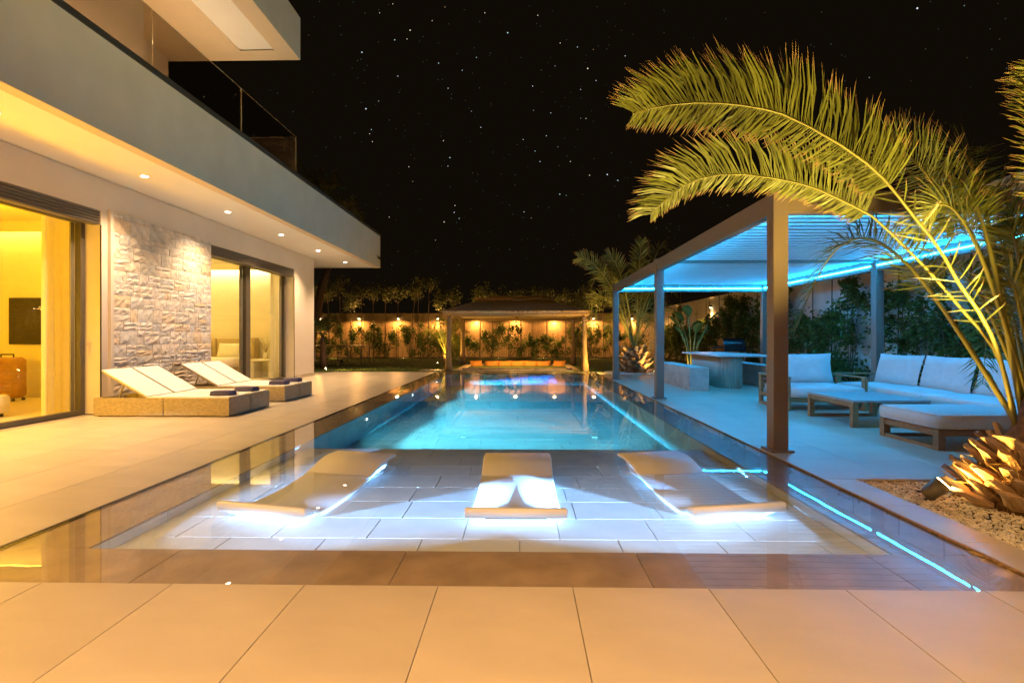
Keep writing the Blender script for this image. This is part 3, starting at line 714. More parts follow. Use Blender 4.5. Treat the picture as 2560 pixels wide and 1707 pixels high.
# ---------------------------------------------------------------- in-pool loungers
def pool_lounger(x, y, rz, label):
    t = thing('pool_lounger', (x, y, ZS), label, 'pool lounger', 'white resin loungers standing on the pool shelf', rz)
    z = -ZS
    prof = [(0.0, .030, .315), (.05, .022, .318), (.13, -.012, .315), (.22, -.048, .305), (.34, -.064, .295), (.50, -.060, .288), (.68, -.042, .284), (.86, -.012, .282), (.98, .022, .282), (1.06, .048, .283), (1.14, .064, .285), (1.24, .070, .286), (1.36, .066, .283)]
    th = .030
    top, bot = [], []
    fine = []
    for i in range(len(prof) - 1):
        for k in range(3):
            u = k / 3; p0 = prof[max(i - 1, 0)]; p1 = prof[i]; p2 = prof[i + 1]; p3 = prof[min(i + 2, len(prof) - 1)]
            fine.append(tuple(.5 * (2 * p1[c] + (p2[c] - p0[c]) * u + (2 * p0[c] - 5 * p1[c] + 4 * p2[c] - p3[c]) * u * u + (3 * p1[c] - p0[c] - 3 * p2[c] + p3[c]) * u ** 3) for c in range(3)))
    fine.append(prof[-1])
    rings = []
    for (yy, zz, w) in fine:
        r = .010; th = .030 + .030 * max(0, 1 - yy / .10)
        rings.append([(-w, yy, z + zz - r), (-w + r, yy, z + zz), (w - r, yy, z + zz), (w, yy, z + zz - r), (w, yy + .004, z + zz - th + r), (w - r, yy + .006, z + zz - th), (-w + r, yy + .006, z + zz - th), (-w, yy + .004, z + zz - th + r)])
    MB().loft(rings).build('shell', M['resin'], t, True, world=False)
    # the pedestal under the foot end, tapering inwards, and a rib under the back
    MB().loft([[(-.24, .10, 0), (.24, .10, 0), (.23, .30, 0), (-.23, .30, 0)], [(-.27, .060, .03), (.27, .060, .03), (.25, .27, .010), (-.25, .27, .010)], [(-.306, .012, z - .02), (.306, .012, z - .02), (.28, .16, z - .055), (-.28, .16, z - .055)]]).build('pedestal', M['resin'], t, False, world=False)
    MB().box(-.19, .19, .030, .055, .040, .045, .001).build('slot', M['resinslot'], t, False, world=False)
    MB().loft([[(-.2, 1.0, 0), (.2, 1.0, 0), (.2, 1.28, 0), (-.2, 1.28, 0)], [(-.24, .98, z - .01), (.24, .98, z - .01), (.24, 1.3, z + .03), (-.24, 1.3, z + .03)]]).build('back_support', M['resin'], t, False, world=False)
    return t
pool_lounger(-1.64, 3.17, -.20, 'white in-pool lounger on the left, turned towards the house')
pool_lounger(-.035, 3.13, .0, 'white in-pool lounger in the middle, straight on to the camera')
pool_lounger(1.375, 3.23, .19, 'white in-pool lounger on the right, crossed by the blue light reflection')

# ---------------------------------------------------------------- pergola
PX0, PX1, PY0, PY1 = 2.44, 6.26, 4.93, 13.34
pg = thing('pergola', ((PX0 + PX1) / 2, (PY0 + PY1) / 2, 0), 'brown aluminium louvred pergola edged with blue LED strips', 'pergola')
hw = .070
for x in (PX0, PX1):
    for y in (PY0, 9.13, PY1):
        q = MB().box(x - hw, x + hw, y - hw, y + hw, .022, 2.47, .006)
        po = q.build('post', M['pergola'], pg)
        MB().box(x - .108, x + .108, y - .108, y + .108, .0, .022, .003).build('base_plate', M['pergola'], po)
for nm, q in (('beam', (PX0 - .05, PX0 + .05, PY0 + hw, 9.13 - hw)), ('beam', (PX0 - .05, PX0 + .05, 9.13 + hw, PY1 - hw)), ('beam', (PX1 - .05, PX1 + .05, PY0 + hw, 9.13 - hw)), ('beam', (PX1 - .05, PX1 + .05, 9.13 + hw, PY1 - hw)), ('beam', (PX0 + hw, PX1 - hw, PY0 - .05, PY0 + .05)), ('beam', (PX0 + hw, PX1 - hw, PY1 - .05, PY1 + .05))):
    MB().box(*q, 2.255, 2.455, .004).build(nm, M['pergola'], pg)
MB().box(PX0 + .05, PX1 - .05, 9.10, 9.16, 2.395, 2.46).build('cross_beam', M['pergola'], pg)
lv = MB().prism([(-.084, .0), (-.080, .018), (.06, .034), (.088, .030), (.088, .018), (.06, .012)], 'x', -(PX1 - PX0) / 2 + .065, (PX1 - PX0) / 2 - .065).mesh('louver', M['louver'])
yy = PY0 + .17
while yy < PY1 - .12:
    if abs(yy - 9.13) > .11: inst('louver', lv, (0, yy - (PY0 + PY1) / 2, 2.425), pg)
    yy += .196
for q in ((PX0 + .052, PX0 + .060, PY0 + .1, PY1 - .1), (PX1 - .060, PX1 - .052, PY0 + .1, PY1 - .1), (PX0 + .1, PX1 - .1, PY0 + .052, PY0 + .060), (PX0 + .1, PX1 - .1, PY1 - .060, PY1 - .052)):
    MB().box(*q, 2.328, 2.350).build('led_strip', M['led'], pg)

# ---------------------------------------------------------------- pergola furniture
def cush(x0, x1, y0, y1, z0, z1, m=None, puff=.03, n=7):
    """soft box cushion with a crown and rounded edges"""
    mb = MB(); rings = []
    c = min(.04, (z1 - z0) * .35)
    def outline(k, z):
        pts = []
        a0, a1, b0, b1 = x0 + k, x1 - k, y0 + k, y1 - k
        for i in range(n): pts.append((a0 + (a1 - a0) * i / n, b0 - .008 * math.sin(PI * i / n), z))
        for i in range(n): pts.append((a1 + .008 * math.sin(PI * i / n), b0 + (b1 - b0) * i / n, z))
        for i in range(n): pts.append((a1 - (a1 - a0) * i / n, b1 + .008 * math.sin(PI * i / n), z))
        for i in range(n): pts.append((a0 - .008 * math.sin(PI * i / n), b1 - (b1 - b0) * i / n, z))
        return pts
    for z, k in ((z0, c * .7), (z0 + c * .5, c * .12), ((z0 + z1) / 2, 0), (z1 - c * .5, c * .12), (z1 - .004, c * .6), (z1 + puff * .5, .10), (z1 + puff, .22)):
        rings.append(outline(min(k, (x1 - x0) * .45, (y1 - y0) * .45), z))
    return mb.loft(rings)
T = M['teak']
# armchair
a = thing('armchair', (4.48, 8.05, 0), 'teak armchair with cream cushions behind the front pergola post', 'armchair')
ax0, ax1, ay0, ay1 = 3.90, 5.06, 7.58, 8.5
for x in (ax0, ax1):
    s = 1 if x == ax0 else -1; x2 = x + s * .045
    MB().box(x, x2, ay0, ay0 + .07, 0, .475).build('leg', T, a); MB().box(x, x2, ay1 - .07, ay1, 0, .475).build('leg', T, a)
    MB().box(x - .01, x2 + .01, ay0, ay1, .4755, .50, .003).build('armrest', T, a)
    MB().box(x, x2, ay0 + .07, ay1 - .07, .0, .05).build('floor_rail', T, a); MB().box(x, x2, ay0 + .07, ay1 - .07, .15, .20).build('side_rail', T, a)
MB().box(ax0 + .045, ax1 - .045, ay0 + .02, ay0 + .06, .12, .19).box(ax0 + .045, ax1 - .045, ay1 - .06, ay1 - .02, .12, .19).build('seat_rail', T, a)
bs = MB()
for k in range(3): bs.box(ax0 + .045, ax1 - .045, ay1 - .05, ay1 - .02, .26 + .08 * k, .31 + .08 * k)
bs.box(ax0 + .10, ax0 + .14, ay1 - .085, ay1 - .051, .2, .72).box(ax1 - .14, ax1 - .10, ay1 - .085, ay1 - .051, .2, .72)
bs.build('back_frame', T, a)
cush(ax0 + .05, ax1 - .05, ay0 - .02, ay1 - .09, .195, .345, puff=.02).build('seat_cushion', M['cushion'], a, True)
pillow(1.02, .50, .20).moved(Matrix.Translation((4.48, 8.30, .58)) @ Matrix.Rotation(R(78), 4, 'X')).build('back_cushion', M['cushion'], a, True)
# sofa
so = thing('sofa', (5.75, 6.8, 0), 'long low teak sofa with cream cushions along the right of the pergola', 'sofa')
sx0, sx1, sy0, sy1 = 5.22, 6.10, 4.95, 8.62
MB().box(sx0 + .02, sx1, sy0, sy1, .12, .20).build('seat_frame', T, so)
for y in (sy0, sy1 - .05):
    MB().box(sx0, sx0 + .07, y, y + .045, 0, .475).build('leg', T, so); MB().box(sx1 - .07, sx1, y, y + .045, 0, .475).build('leg', T, so)
    MB().box(sx0, sx1, y - .008, y + .053, .4755, .50, .003).build('armrest', T, so)
    MB().box(sx0 + .07, sx1 - .07, y, y + .045, 0, .05).build('floor_rail', T, so)
for x in (sx0 + .1, sx1 - .12): MB().box(x, x + .05, 6.7, 6.76, 0, .12).build('leg', T, so)
MB().box(sx1 - .04, sx1 - .005, sy0 + .05, sy1 - .05, .30, .36).box(sx1 - .04, sx1 - .005, sy0 + .05, sy1 - .05, .42, .48).build('back_rail', T, so)
for k in range(2): cush(sx0 - .01, sx1 - .06, 5.02 + 1.78 * k, 5.02 + 1.775 * (k + 1), .20, .345, puff=.018).build('seat_cushion', M['cushion'], so, True)
for k in range(4):
    pillow(.50, .96, .20).moved(Matrix.Translation((5.86, 5.33 + .92 * k - .0, .575)) @ Matrix.Rotation(R(-4 + 3 * (k % 2)), 4, 'Z') @ Matrix.Rotation(R(-76), 4, 'Y')).build('back_cushion', M['cushion'], so, True)
# coffee table
ct = thing('coffee_table', (4.4, 6.65, 0), 'low teak coffee table with grey top between armchair and footstool', 'coffee table')
cx0, cx1, cy0, cy1 = 3.95, 4.86, 6.18, 7.15
for y in (cy0, cy1 - .06):
    MB().box(cx0 + .001, cx0 + .065, y, y + .06, .0, .30).build('leg', T, ct); MB().box(cx1 - .065, cx1 - .001, y, y + .06, .0, .30).build('leg', T, ct)
for x in (cx0 + .005, cx1 - .05): MB().box(x, x + .045, cy0 + .06, cy1 - .06, .245, .30).build('apron', T, ct)
for y in (cy0 + .01, cy1 - .055): MB().box(cx0 + .065, cx1 - .065, y, y + .045, .0, .04).build('floor_rail', T, ct)
for k in range(8):
    w = (cx1 - cx0) / 8; MB().box(cx0 + w * k + .003, cx0 + w * (k + 1) - .003, cy0 - .01, cy1 + .01, .301, .33, .002).build('top_slat', M['tablegrey'], ct)
# footstool
ft = thing('footstool', (4.45, 5.34, 0), 'large square teak footstool with thick cream cushion', 'footstool')
fx0, fx1, fy0, fy1 = 3.96, 5.0, 4.94, 5.74
for x in (fx0, fx1 - .07):
    for y in (fy0, fy1 - .07): MB().box(x, x + .07, y, y + .07, 0, .199).build('leg', T, ft)
for x in (fx0 + .01, fx1 - .06):
    MB().box(x, x + .05, fy0 + .07, fy1 - .07, .135, .195).build('apron', T, ft); MB().box(x, x + .05, fy0 + .07, fy1 - .07, 0, .035).build('floor_rail', T, ft)
for y in (fy0 + .01, fy1 - .06): MB().box(fx0 + .07, fx1 - .07, y, y + .05, .135, .195).build('apron', T, ft)
MB().box(fx0 + .06, fx1 - .06, fy1 - .06, fy1 - .02, 0, .035).build('floor_rail', T, ft)
def piping(x0, x1, y0, y1, z, parent):
    c = .05; pts = [(x0 + c, y0, z), (x1 - c, y0, z), (x1, y0 + c, z), (x1, y1 - c, z), (x1 - c, y1, z), (x0 + c, y1, z), (x0, y1 - c, z), (x0, y0 + c, z), (x0 + c, y0, z)]
    MB().tube(pts, .006, 5).build('piping', M['cushion'], parent, True)
fc_ = cush(fx0 - .005, fx1 + .005, fy0 - .005, fy1 + .005, .20, .345, puff=.015).build('cushion', M['cushion'], ft, True)
piping(fx0 - .004, fx1 + .004, fy0 - .004, fy1 + .004, .334, fc_); piping(fx0 - .004, fx1 + .004, fy0 - .004, fy1 + .004, .212, fc_)
# dining table and benches
dt = thing('dining_table', (4.6, 12.0, 0), 'stone topped dining table on an oval fluted base', 'dining table')
MB().box(4.10, 5.17, 10.75, 13.2, .675, .715, .006).build('tabletop', M['tabletop'], dt)
n = 64; rings = []
def stad(r, z):
    o = []
    for i in range(n):
        a = 2 * PI * i / n; cxs, sy = math.cos(a), math.sin(a)
        o.append((4.48 + r * cxs, 11.95 + r * sy + (.80 if sy >= 0 else -.80), z))
    return o
MB().loft([stad(.235, 0), stad(.235, .674)]).build('base_core', M['fluted'], dt)
fl = []
per = 2 * PI * .25 + 4 * .80; cnt = 74
fm = MB().tube([(0, 0, 0), (0, 0, .674)], .021, 8).mesh('flute', M['fluted'], True)
for i in range(cnt):
    s_ = per * i / cnt; r = .245; half = PI * r
    if s_ < 1.6: p = (4.48 + r, 11.15 + s_)
    elif s_ < 1.6 + half: q = (s_ - 1.6) / r; p = (4.48 + r * math.cos(q), 12.75 + r * math.sin(q))
    elif s_ < 3.2 + half: p = (4.48 - r, 12.75 - (s_ - 1.6 - half))
    else: q = (s_ - 3.2 - half) / r; p = (4.48 - r * math.cos(q), 11.15 - r * math.sin(q))
    inst('flute', fm, (p[0] - 4.6, p[1] - 12.0, 0), dt)
for x0, x1, y0, y1, lb in ((3.40, 3.79, 10.43, 12.9, 'rough concrete block bench on the pool side of the dining table'), (5.25, 5.62, 11.0, 13.15, 'rough concrete block bench on the fence side of the dining table')):
    tag(MB().box(x0, x1, y0, y1, 0, .47, .006).build('concrete_bench', M['concrete']), lb, 'bench', 'concrete benches at the dining table')
# barbecue
bq = thing('barbecue', (5.75, 14.3, 0), 'black kettle hood barbecue on a wheeled stand behind the pergola', 'barbecue')
MB().box(5.50, 6.12, 14.05, 14.55, .70, .84, .02).build('firebox', M['black'], bq)
hd = [[(5.52 + .02 * (1 - c), 14.3 - .24 * c, .841 + .22 * s), (6.10 - .02 * (1 - c), 14.3 - .24 * c, .841 + .22 * s)] for c, s in [(math.cos(PI * k / 8), math.sin(PI * k / 8)) for k in range(9)]]
m_ = MB(); m_.prism([(14.3 - .24 * math.cos(PI * k / 10), .842 + .22 * math.sin(PI * k / 10)) for k in range(11)], 'x', 5.52, 6.10); m_.build('lid', M['black'], bq)
MB().tube([(5.65, 14.08, .93), (5.65, 14.02, .93), (5.97, 14.02, .93), (5.97, 14.08, .93)], .012, 6).build('lid_handle', M['steel'], bq)
for x0, x1 in ((5.20, 5.49), (6.13, 6.42)): MB().box(x0, x1, 14.08, 14.52, .79, .82, .005).build('side_shelf', M['black'], bq)
for x in (5.53, 6.09):
    for y in (14.09, 14.51): MB().box(x - .018, x + .018, y - .018, y + .018, .05, .70).build('leg', M['steel'], bq)
MB().box(5.52, 6.10, 14.1, 14.5, .12, .14).build('lower_shelf', M['black'], bq)
for x in (5.50, 6.12):
    MB().tube([(x - .02, 14.09, .06), (x + .02, 14.09, .06)], .06, 12).build('wheel', M['black'], bq)

# ---------------------------------------------------------------- vegetation builders
def catmull(pts, n):
    P = [Vector(p) for p in pts]; out = []
    for k in range(n + 1):
        u = k / n * (len(P) - 1); i = min(int(u), len(P) - 2); f = u - i
        p0, p1, p2, p3 = P[max(i - 1, 0)], P[i], P[i + 1], P[min(i + 2, len(P) - 1)]
        out.append(.5 * (2 * p1 + (p2 - p0) * f + (2 * p0 - 5 * p1 + 4 * p2 - p3) * f * f + (3 * p1 - p0 - 3 * p2 + p3) * f ** 3))
    return out
def frond(pts, n, L, w, roll, start, r_, name, parent, r0=.022, ml='frond', vee=.35, droop=.12, fwd=.75, asym=1.0):
    """one palm frond: a rachis with two ranks of narrow leaflets; part 'frond' with sub-part 'leaflets'"""
    C = catmull(pts, 44)
    st = MB(); st.tube(C[::2], [r0 * (1 - .86 * i / 22) for i in range(23)], 5)
    ro = st.build(name, M['petiole'] if ml == 'frond' else M[ml], parent, True)
    lf = MB()
    for k in range(n):
        u = start + (1 - start) * (k / n); q = u * 44; i = min(int(q), 43); f = q - i
        p = C[i].lerp(C[i + 1], f); t = (C[i + 1] - C[i]).normalized()
        side = t.cross(Vector((0, 0, 1)))
        if side.length < .05: side = Vector((0, 1, 0))
        side.normalize(); nrm = side.cross(t).normalized()
        side = (Matrix.Rotation(roll, 3, t) @ side); nrm = (Matrix.Rotation(roll, 3, t) @ nrm)
        v = (u - start) / (1 - start)
        ln = L * (.45 + .55 * math.sin(PI * min(1, .18 + v * .75))) * (1.0 if v < .85 else 1 - (v - .85) * 2.0)
        for s in (-1, 1):
            l = ln * r_.uniform(.82, 1.12) * (asym if s > 0 else 1.0)
            fw = fwd * r_.uniform(.5, 1.5) * (.55 + .9 * v)
            d = (side * s + t * fw + nrm * (vee * r_.uniform(-.3, 2.0))).normalized()
            mid = p + d * l * .5; tip = p + d * l + Vector((0, 0, -droop * l * r_.uniform(.3, 1.7))) + t * l * .12
            ww = d.cross(nrm * s + side * r_.uniform(-.5, .5)).normalized() * w
            t2 = mid.lerp(tip, r_.uniform(.45, .8)) + nrm * r_.uniform(-.01, .01)
            lf.add([p - ww * .35, p + ww * .35, mid + ww, mid - ww, t2 + ww * .45, t2 - ww * .45, tip], [(0, 1, 2, 3), (3, 2, 4, 5), (5, 4, 6)])
    lo = lf.build('leaflets', M[ml], ro); lo.data.materials.append(M['frond_tip'])
    lo.data.polygons.foreach_set('material_index', [1 if k % 3 == 2 else 0 for k in range(len(lo.data.polygons))])
    return ro
def arch(base, az, L, rise, fall, n=9, lift=None):
    """points of a frond that leaves base at azimuth az, climbs and arches over"""
    o = []; bx, by, bz = base
    for k in range(n):
        u = k / (n - 1)
        d = L * (u - .12 * u * u); z = bz + rise * math.sin(min(1, u * 1.05) * PI * .62) - fall * u * u * u
        o.append((bx + math.cos(az) * d, by + math.sin(az) * d, z))
    return o
def boots(parent, cx, cy_, z0, z1, r0, r1, cnt, size, r_):
    """old leaf bases round a palm stump"""
    lib = []
    for q in range(8):
        w = size * r_.uniform(.7, 1.25); l = size * r_.uniform(.65, 1.2); th = size * r_.uniform(.14, .24); m = MB(); rings = []; sk = r_.uniform(-.25, .25); cut = r_.uniform(-.25, .25)
        for u, ww, tt in ((0, 1.0, 1.0), (.4, .9, .9), (.75, .72, .7), (1.0, .66 * r_.uniform(.7, 1.15), .55)):
            bend = .10 * l * u * u; c = w * sk * u * u; e = (cut * w * .5 if u == 1.0 else 0)
            rings.append([(c - w / 2 * ww, bend, l * u - e), (c - w / 5 * ww, th * tt * r_.uniform(.5, .9) + bend, l * u + r_.uniform(-.012, .012)), (c + w / 5 * ww, th * tt * r_.uniform(.5, .9) + bend, l * u + r_.uniform(-.012, .012)), (c + w / 2 * ww, bend, l * u + e), (c + w / 2 * ww * .7, -th * tt + bend, l * u + e), (c - w / 2 * ww * .7, -th * tt + bend, l * u - e)])
        lib.append(m.loft(rings).mesh('leaf_base', M[r_.choice(('boot', 'boot', 'boot_dark'))]))
    off = base_of(parent)
    for k in range(cnt):
        u = (k + .5) / cnt; a = k * 2.39996 + r_.uniform(-.12, .12); z = z0 + (z1 - z0) * u ** 1.1; r = r0 + (r1 - r0) * u
        x, y = cx + math.cos(a) * r, cy_ + math.sin(a) * r
        tilt = R(r_.uniform(20, 52)) * (1 - .3 * u) + R(18) * (1 - u); r *= r_.uniform(.92, 1.06)
        o = inst('leaf_base', r_.choice(lib), (x - off.x, y - off.y, z - off.z), parent)
        out = Vector((math.cos(a), math.sin(a), 0)); upv = (Vector((0, 0, 1)) * math.cos(tilt) + out * math.sin(tilt)); tan = Vector((-math.sin(a), math.cos(a), 0))
        inw = tan.cross(upv) * -1
        mt = Matrix((-tan, out * math.cos(tilt) - Vector((0, 0, 1)) * math.sin(tilt), upv)).transposed()
        o.rotation_euler = (mt @ Matrix.Rotation(r_.uniform(-.3, .3), 3, 'Y')).to_euler()
    fb = MB()
    for k in range(cnt * 7):
        u = r_.random(); a = r_.uniform(0, 2 * PI); r = (r0 + (r1 - r0) * u) * r_.uniform(.95, 1.12); z = z0 + (z1 - z0) * u
        p = Vector((cx + math.cos(a) * r, cy_ + math.sin(a) * r, z)); d = Vector((math.cos(a) * r_.uniform(.1, .9), math.sin(a) * r_.uniform(.1, .9), r_.uniform(-.2, 1))).normalized(); l = size * r_.uniform(.4, 1.3)
        w = d.cross(Vector((r_.uniform(-1, 1), r_.uniform(-1, 1), r_.uniform(-1, 1)))).normalized() * size * .018
        fb.add([p - w, p + w, p + d * l * .6 + w * .8 + Vector((0, 0, -.01)), p + d * l + Vector((0, 0, -.03 * r_.random()))], [(0, 1, 2), (0, 2, 3)])
    tag(fb.build('fibres', M['frond_dry'], parent), kind='stuff')
def leaf_cloud(n, pick, size, r_, lib=None):
    m = MB()
    for i in range(n):
        p = Vector(pick(r_)); s = size * r_.uniform(.6, 1.35)
        d = Vector((r_.uniform(-1, 1), r_.uniform(-1, 1), r_.uniform(-.9, .5))).normalized()
        w = d.cross(Vector((r_.uniform(-1, 1), r_.uniform(-1, 1), r_.uniform(-1, 1)))).normalized()
        m.add([p, p + d * s * .5 + w * s * .30, p + d * s, p + d * s * .5 - w * s * .30], [(0, 1, 2, 3)])
    return m

# big date palm beside the pool
rp = random.Random(5)
BPX, BPY = 3.36, 3.38
bp = thing('date_palm', (BPX, BPY, 0), 'large date palm with long arching fronds lit yellow, beside the pool at right', 'palm')
MB().tube([(BPX, BPY, -.05), (BPX, BPY, .12), (BPX, BPY, .32), (BPX + .02, BPY, .52), (BPX + .02, BPY, .7)], [.35, .34, .22, .13, .09], 14).build('trunk', M['fibre'], bp, True)
boots(bp, BPX, BPY, -.02, .34, .39, .17, 84, .15, rp)
A = [(3.284, 3.45, 0.371), (3.18, 3.433, 0.838), (3.082, 3.417, 1.088), (2.952, 3.4, 1.297), (2.855, 3.383, 1.405), (2.701, 3.367, 1.655), (2.566, 3.35, 1.807), (2.388, 3.333, 2.018), (2.245, 3.317, 2.157), (2.005, 3.3, 2.319), (1.701, 3.283, 2.474), (1.53, 3.267, 2.519), (1.305, 3.25, 2.546), (1.082, 3.233, 2.546), (0.86, 3.217, 2.517), (0.694, 3.2, 2.469)]
B_ = [(3.345, 3.5, 0.361), (3.282, 3.518, 0.762), (3.19, 3.536, 1.029), (3.061, 3.554, 1.203), (2.963, 3.571, 1.336), (2.814, 3.589, 1.531), (2.645, 3.607, 1.72), (2.454, 3.625, 1.919), (2.308, 3.643, 2.008), (2.079, 3.661, 2.13), (1.844, 3.679, 2.199), (1.547, 3.696, 2.244), (1.305, 3.714, 2.225), (1.099, 3.732, 2.124), (0.942, 3.75, 1.967)]
C_ = [(3.419, 3.55, 0.432), (3.459, 3.633, 0.78), (3.454, 3.717, 1.201), (3.388, 3.8, 1.612), (3.315, 3.883, 1.923), (3.234, 3.967, 2.115), (3.182, 4.05, 2.303), (3.125, 4.133, 2.475), (3.073, 4.217, 2.615), (3.009, 4.3, 2.736)]
frond(A, 240, .42, .0065, R(72), .48, rp, 'frond', bp, .014, fwd=.55, vee=.22, droop=.08, asym=.5)
frond(A[:9], 16, .22, .006, R(50), .3, rp, 'frond', bp, .012, fwd=.8)
frond(B_, 220, .39, .0065, R(66), .52, rp, 'frond', bp, .013, fwd=.6, vee=.22, droop=.08, asym=.38)
frond(C_, 110, .36, .006, R(60), .42, rp, 'frond', bp, .015, fwd=.6, vee=.3)
for az, L, rise, fall, s in ((80, 1.5, 2.6, .4, .3), (30, 2.4, 2.3, .9, .3), (-20, 2.5, 2.1, 1.0, .3), (-70, 1.0, 2.7, .4, .32), (110, 2.0, 2.0, 1.0, .3), (60, 2.7, 1.6, 1.2, .3), (0, 1.4, 2.7, .4, .3), (100, .7, 2.0, .2, .45), (-45, 2.2, 1.3, 1.1, .3), (50, .8, 1.7, .1, .36)):
    frond(arch((BPX + .08 * math.cos(R(az)), BPY + .08 * math.sin(R(az)), .42), R(az + rp.uniform(-8, 8)), L, rise * .92, fall), 90, .34 if L > 1 else .28, .006, R(rp.uniform(-40, 40)), s, rp, 'frond', bp, .020, vee=.45)
frond([(3.38, 3.35, .5), (3.36, 3.3, 1.5), (3.30, 3.25, 2.1), (3.24, 3.2, 2.5), (3.16, 3.2, 2.75)], 110, .26, .006, R(50), .4, rp, 'frond', bp, .022)
for az, L, rise, s in ((70, .55, 1.5, .35), (35, .9, 1.3, .35), (95, .95, 1.25, .35), (-10, .8, 1.6, .35), (118, .8, 1.7, .4), (62, 1.2, 1.9, .35), (85, .35, 1.1, .3)):
    frond(arch((BPX + .05, BPY + .06, .42), R(az), L, rise, .1), 54, .26, .007, R(rp.uniform(-60, 60)), s, rp, 'frond', bp, .018, vee=.5, fwd=.9)
for az, L, rise, fall in ((20, .9, .95, .5),):
    frond(arch((BPX, BPY + .05, .40), R(az), L, rise, fall), 26, .24, .005, R(rp.uniform(-30, 30)), .36, rp, 'frond', bp, .016, ml='frond_dry', droop=.6)

# middle palm on the white gravel, small palm beside the hut, palm at the house corner
def palm(x, y, label, trunk_h, r0, nf, L, seed, boots_n, rise, lean=(0, 0), ll=.42, group='garden palms lit from below', special=()):
    r_ = random.Random(seed)
    t = thing('palm', (x, y, 0), label, 'palm', group)
    tx, ty = x + lean[0], y + lean[1]
    MB().tube([(x, y, -.02), (x + lean[0] * .4, y + lean[1] * .4, trunk_h * .5), (tx, ty, trunk_h)], [r0 * (.8 if boots_n else 1), r0 * (.7 if boots_n else .85), r0 * .45], 12).build('trunk', M['fibre'], t, True)
    if boots_n: boots(t, x, y, .0, trunk_h, r0, r0 * .6, boots_n, r0 * .5, r_)
    for k in range(nf):
        az = k * 2.39996 + r_.uniform(-.2, .2); u = k / nf
        frond(arch((tx, ty, trunk_h - .05), az, L * r_.uniform(.75, 1.05) * (.55 + .45 * u), rise * (1.15 - .55 * u) * r_.uniform(.85, 1.1), rise * .65 * u), 34, ll, .012, R(r_.uniform(-35, 35)), .25, r_, 'frond', t, .02)
    for pts, rl in special: frond(pts, 60, ll, .016, rl, .3, r_, 'frond', t, .028)
    return t
palm(3.45, 15.65, 'date palm with scaly stump on white gravel behind the far pergola post', .75, .42, 16, 2.3, 31, 54, 2.5, special=(
    ([(3.4, 15.6, .8), (3.0, 15.6, 2.0), (2.6, 15.55, 2.8), (2.1, 15.5, 3.35), (1.7, 15.5, 3.5)], R(60)), ([(3.4, 15.7, .8), (3.2, 15.7, 2.3), (2.9, 15.7, 3.3), (2.6, 15.7, 3.6)], R(60)), ([(3.5, 15.7, .8), (3.55, 15.7, 2.4), (3.6, 15.7, 3.4), (3.68, 15.7, 4.05)], R(80))))
palm(-3.05, 20.8, 'small arching palm on the lawn beside the left hut post', .35, .16, 12, 1.7, 32, 22, 1.5, ll=.34)
palm(-6.72, 17.3, 'young palm with slender leaning trunk at the house corner', 1.15, .12, 14, .95, 33, 0, .55, (-.08, .05), .34)
for (x, y, h, lx), lb in zip(((-9.2, 20.5, 6.6, 1.2), (-9.9, 19.0, 7.2, .7), (-9.3, 22, 6.0, 1.5)), ('tall palm whose crown shows above the grey fascia behind the house', 'tall palm showing a frond tip behind the end of the glass balustrade', 'low palm crown just peeping over the fascia near its far end')):
    palm(x, y, lb, h, .2, 13, 1.3, int(x * -10), 0, .9, (lx, 0), .4, 'dark palms behind the house')

# banana plant
r_ = random.Random(8)
t = thing('banana_plant', (4.75, 14.4, 0), 'bird of paradise plant with paddle leaves behind the near concrete bench', 'plant')
for k in range(8):
    a = k * 2.4; L = .35 + .08 * k % .3; h = 1.0 + .09 * k; px, py = 4.75 + .06 * math.cos(a), 14.4 + .06 * math.sin(a); sp = .12 + .05 * k
    top = Vector((px + math.cos(a) * sp, py + math.sin(a) * sp, h))
    st = MB().tube([(px, py, 0), (px + math.cos(a) * sp * .3, py + math.sin(a) * sp * .3, h * .6), top], [.026, .016, .010], 6).build('stalk', M['petiole'], t, True)
    lf = MB(); rows = []; d = Vector((math.cos(a) * .5, math.sin(a) * .5, .75)).normalized(); sd = d.cross(Vector((0, 0, 1))).normalized()
    for i in range(8):
        u = i / 7; w = .13 * math.sin(PI * min(1, u * .93 + .07)) ** .8; c = top + d * (u * .55) + Vector((0, 0, -.18 * u * u))
        rows.append([c - sd * w + Vector((0, 0, .03)), c, c + sd * w + Vector((0, 0, .03))])
    lf.loft(rows, False, False); lf.build('leaf', M['banana'], t)

# fences
def fence(name, label, boards, m, base):
    f = thing(name, base, label, 'fence')
    for q in boards: MB().box(*q, c=.004).build('panel', m, f)
    return f
FY = 28.0
bf = fence('back_fence', 'tall tan panel fence across the end of the garden, lit by wall lamps', [(-15 + 1.06 * k + .006, -15 + 1.06 * (k + 1) - .006, FY, FY + .05, .02, 2.41) for k in range(21)], M['fence'], (-4, FY, 0))
for k in range(22): MB().box(-15 + 1.06 * k - .04, -15 + 1.06 * k + .04, FY + .051, FY + .12, 0, 2.40).build('fence_post', M['fencepost'], bf)
rf = fence('side_fence', 'tall pale panel fence along the right side behind the pergola', [(7.6, 7.66, -4 + 1.2 * k + .005, -4 + 1.2 * (k + 1) - .005, .0, 3.6 if -4 + 1.2 * (k + 1) < 15.3 else 2.7) for k in range(27)], M['fence_r'], (7.63, 12, 0))
for k in range(28):
    MB().box(7.661, 7.73, -4 + 1.2 * k - .04, -4 + 1.2 * k + .04, 0, 3.58 if -4 + 1.2 * k < 15.3 else 2.68).build('fence_post', M['fencepost'], rf)

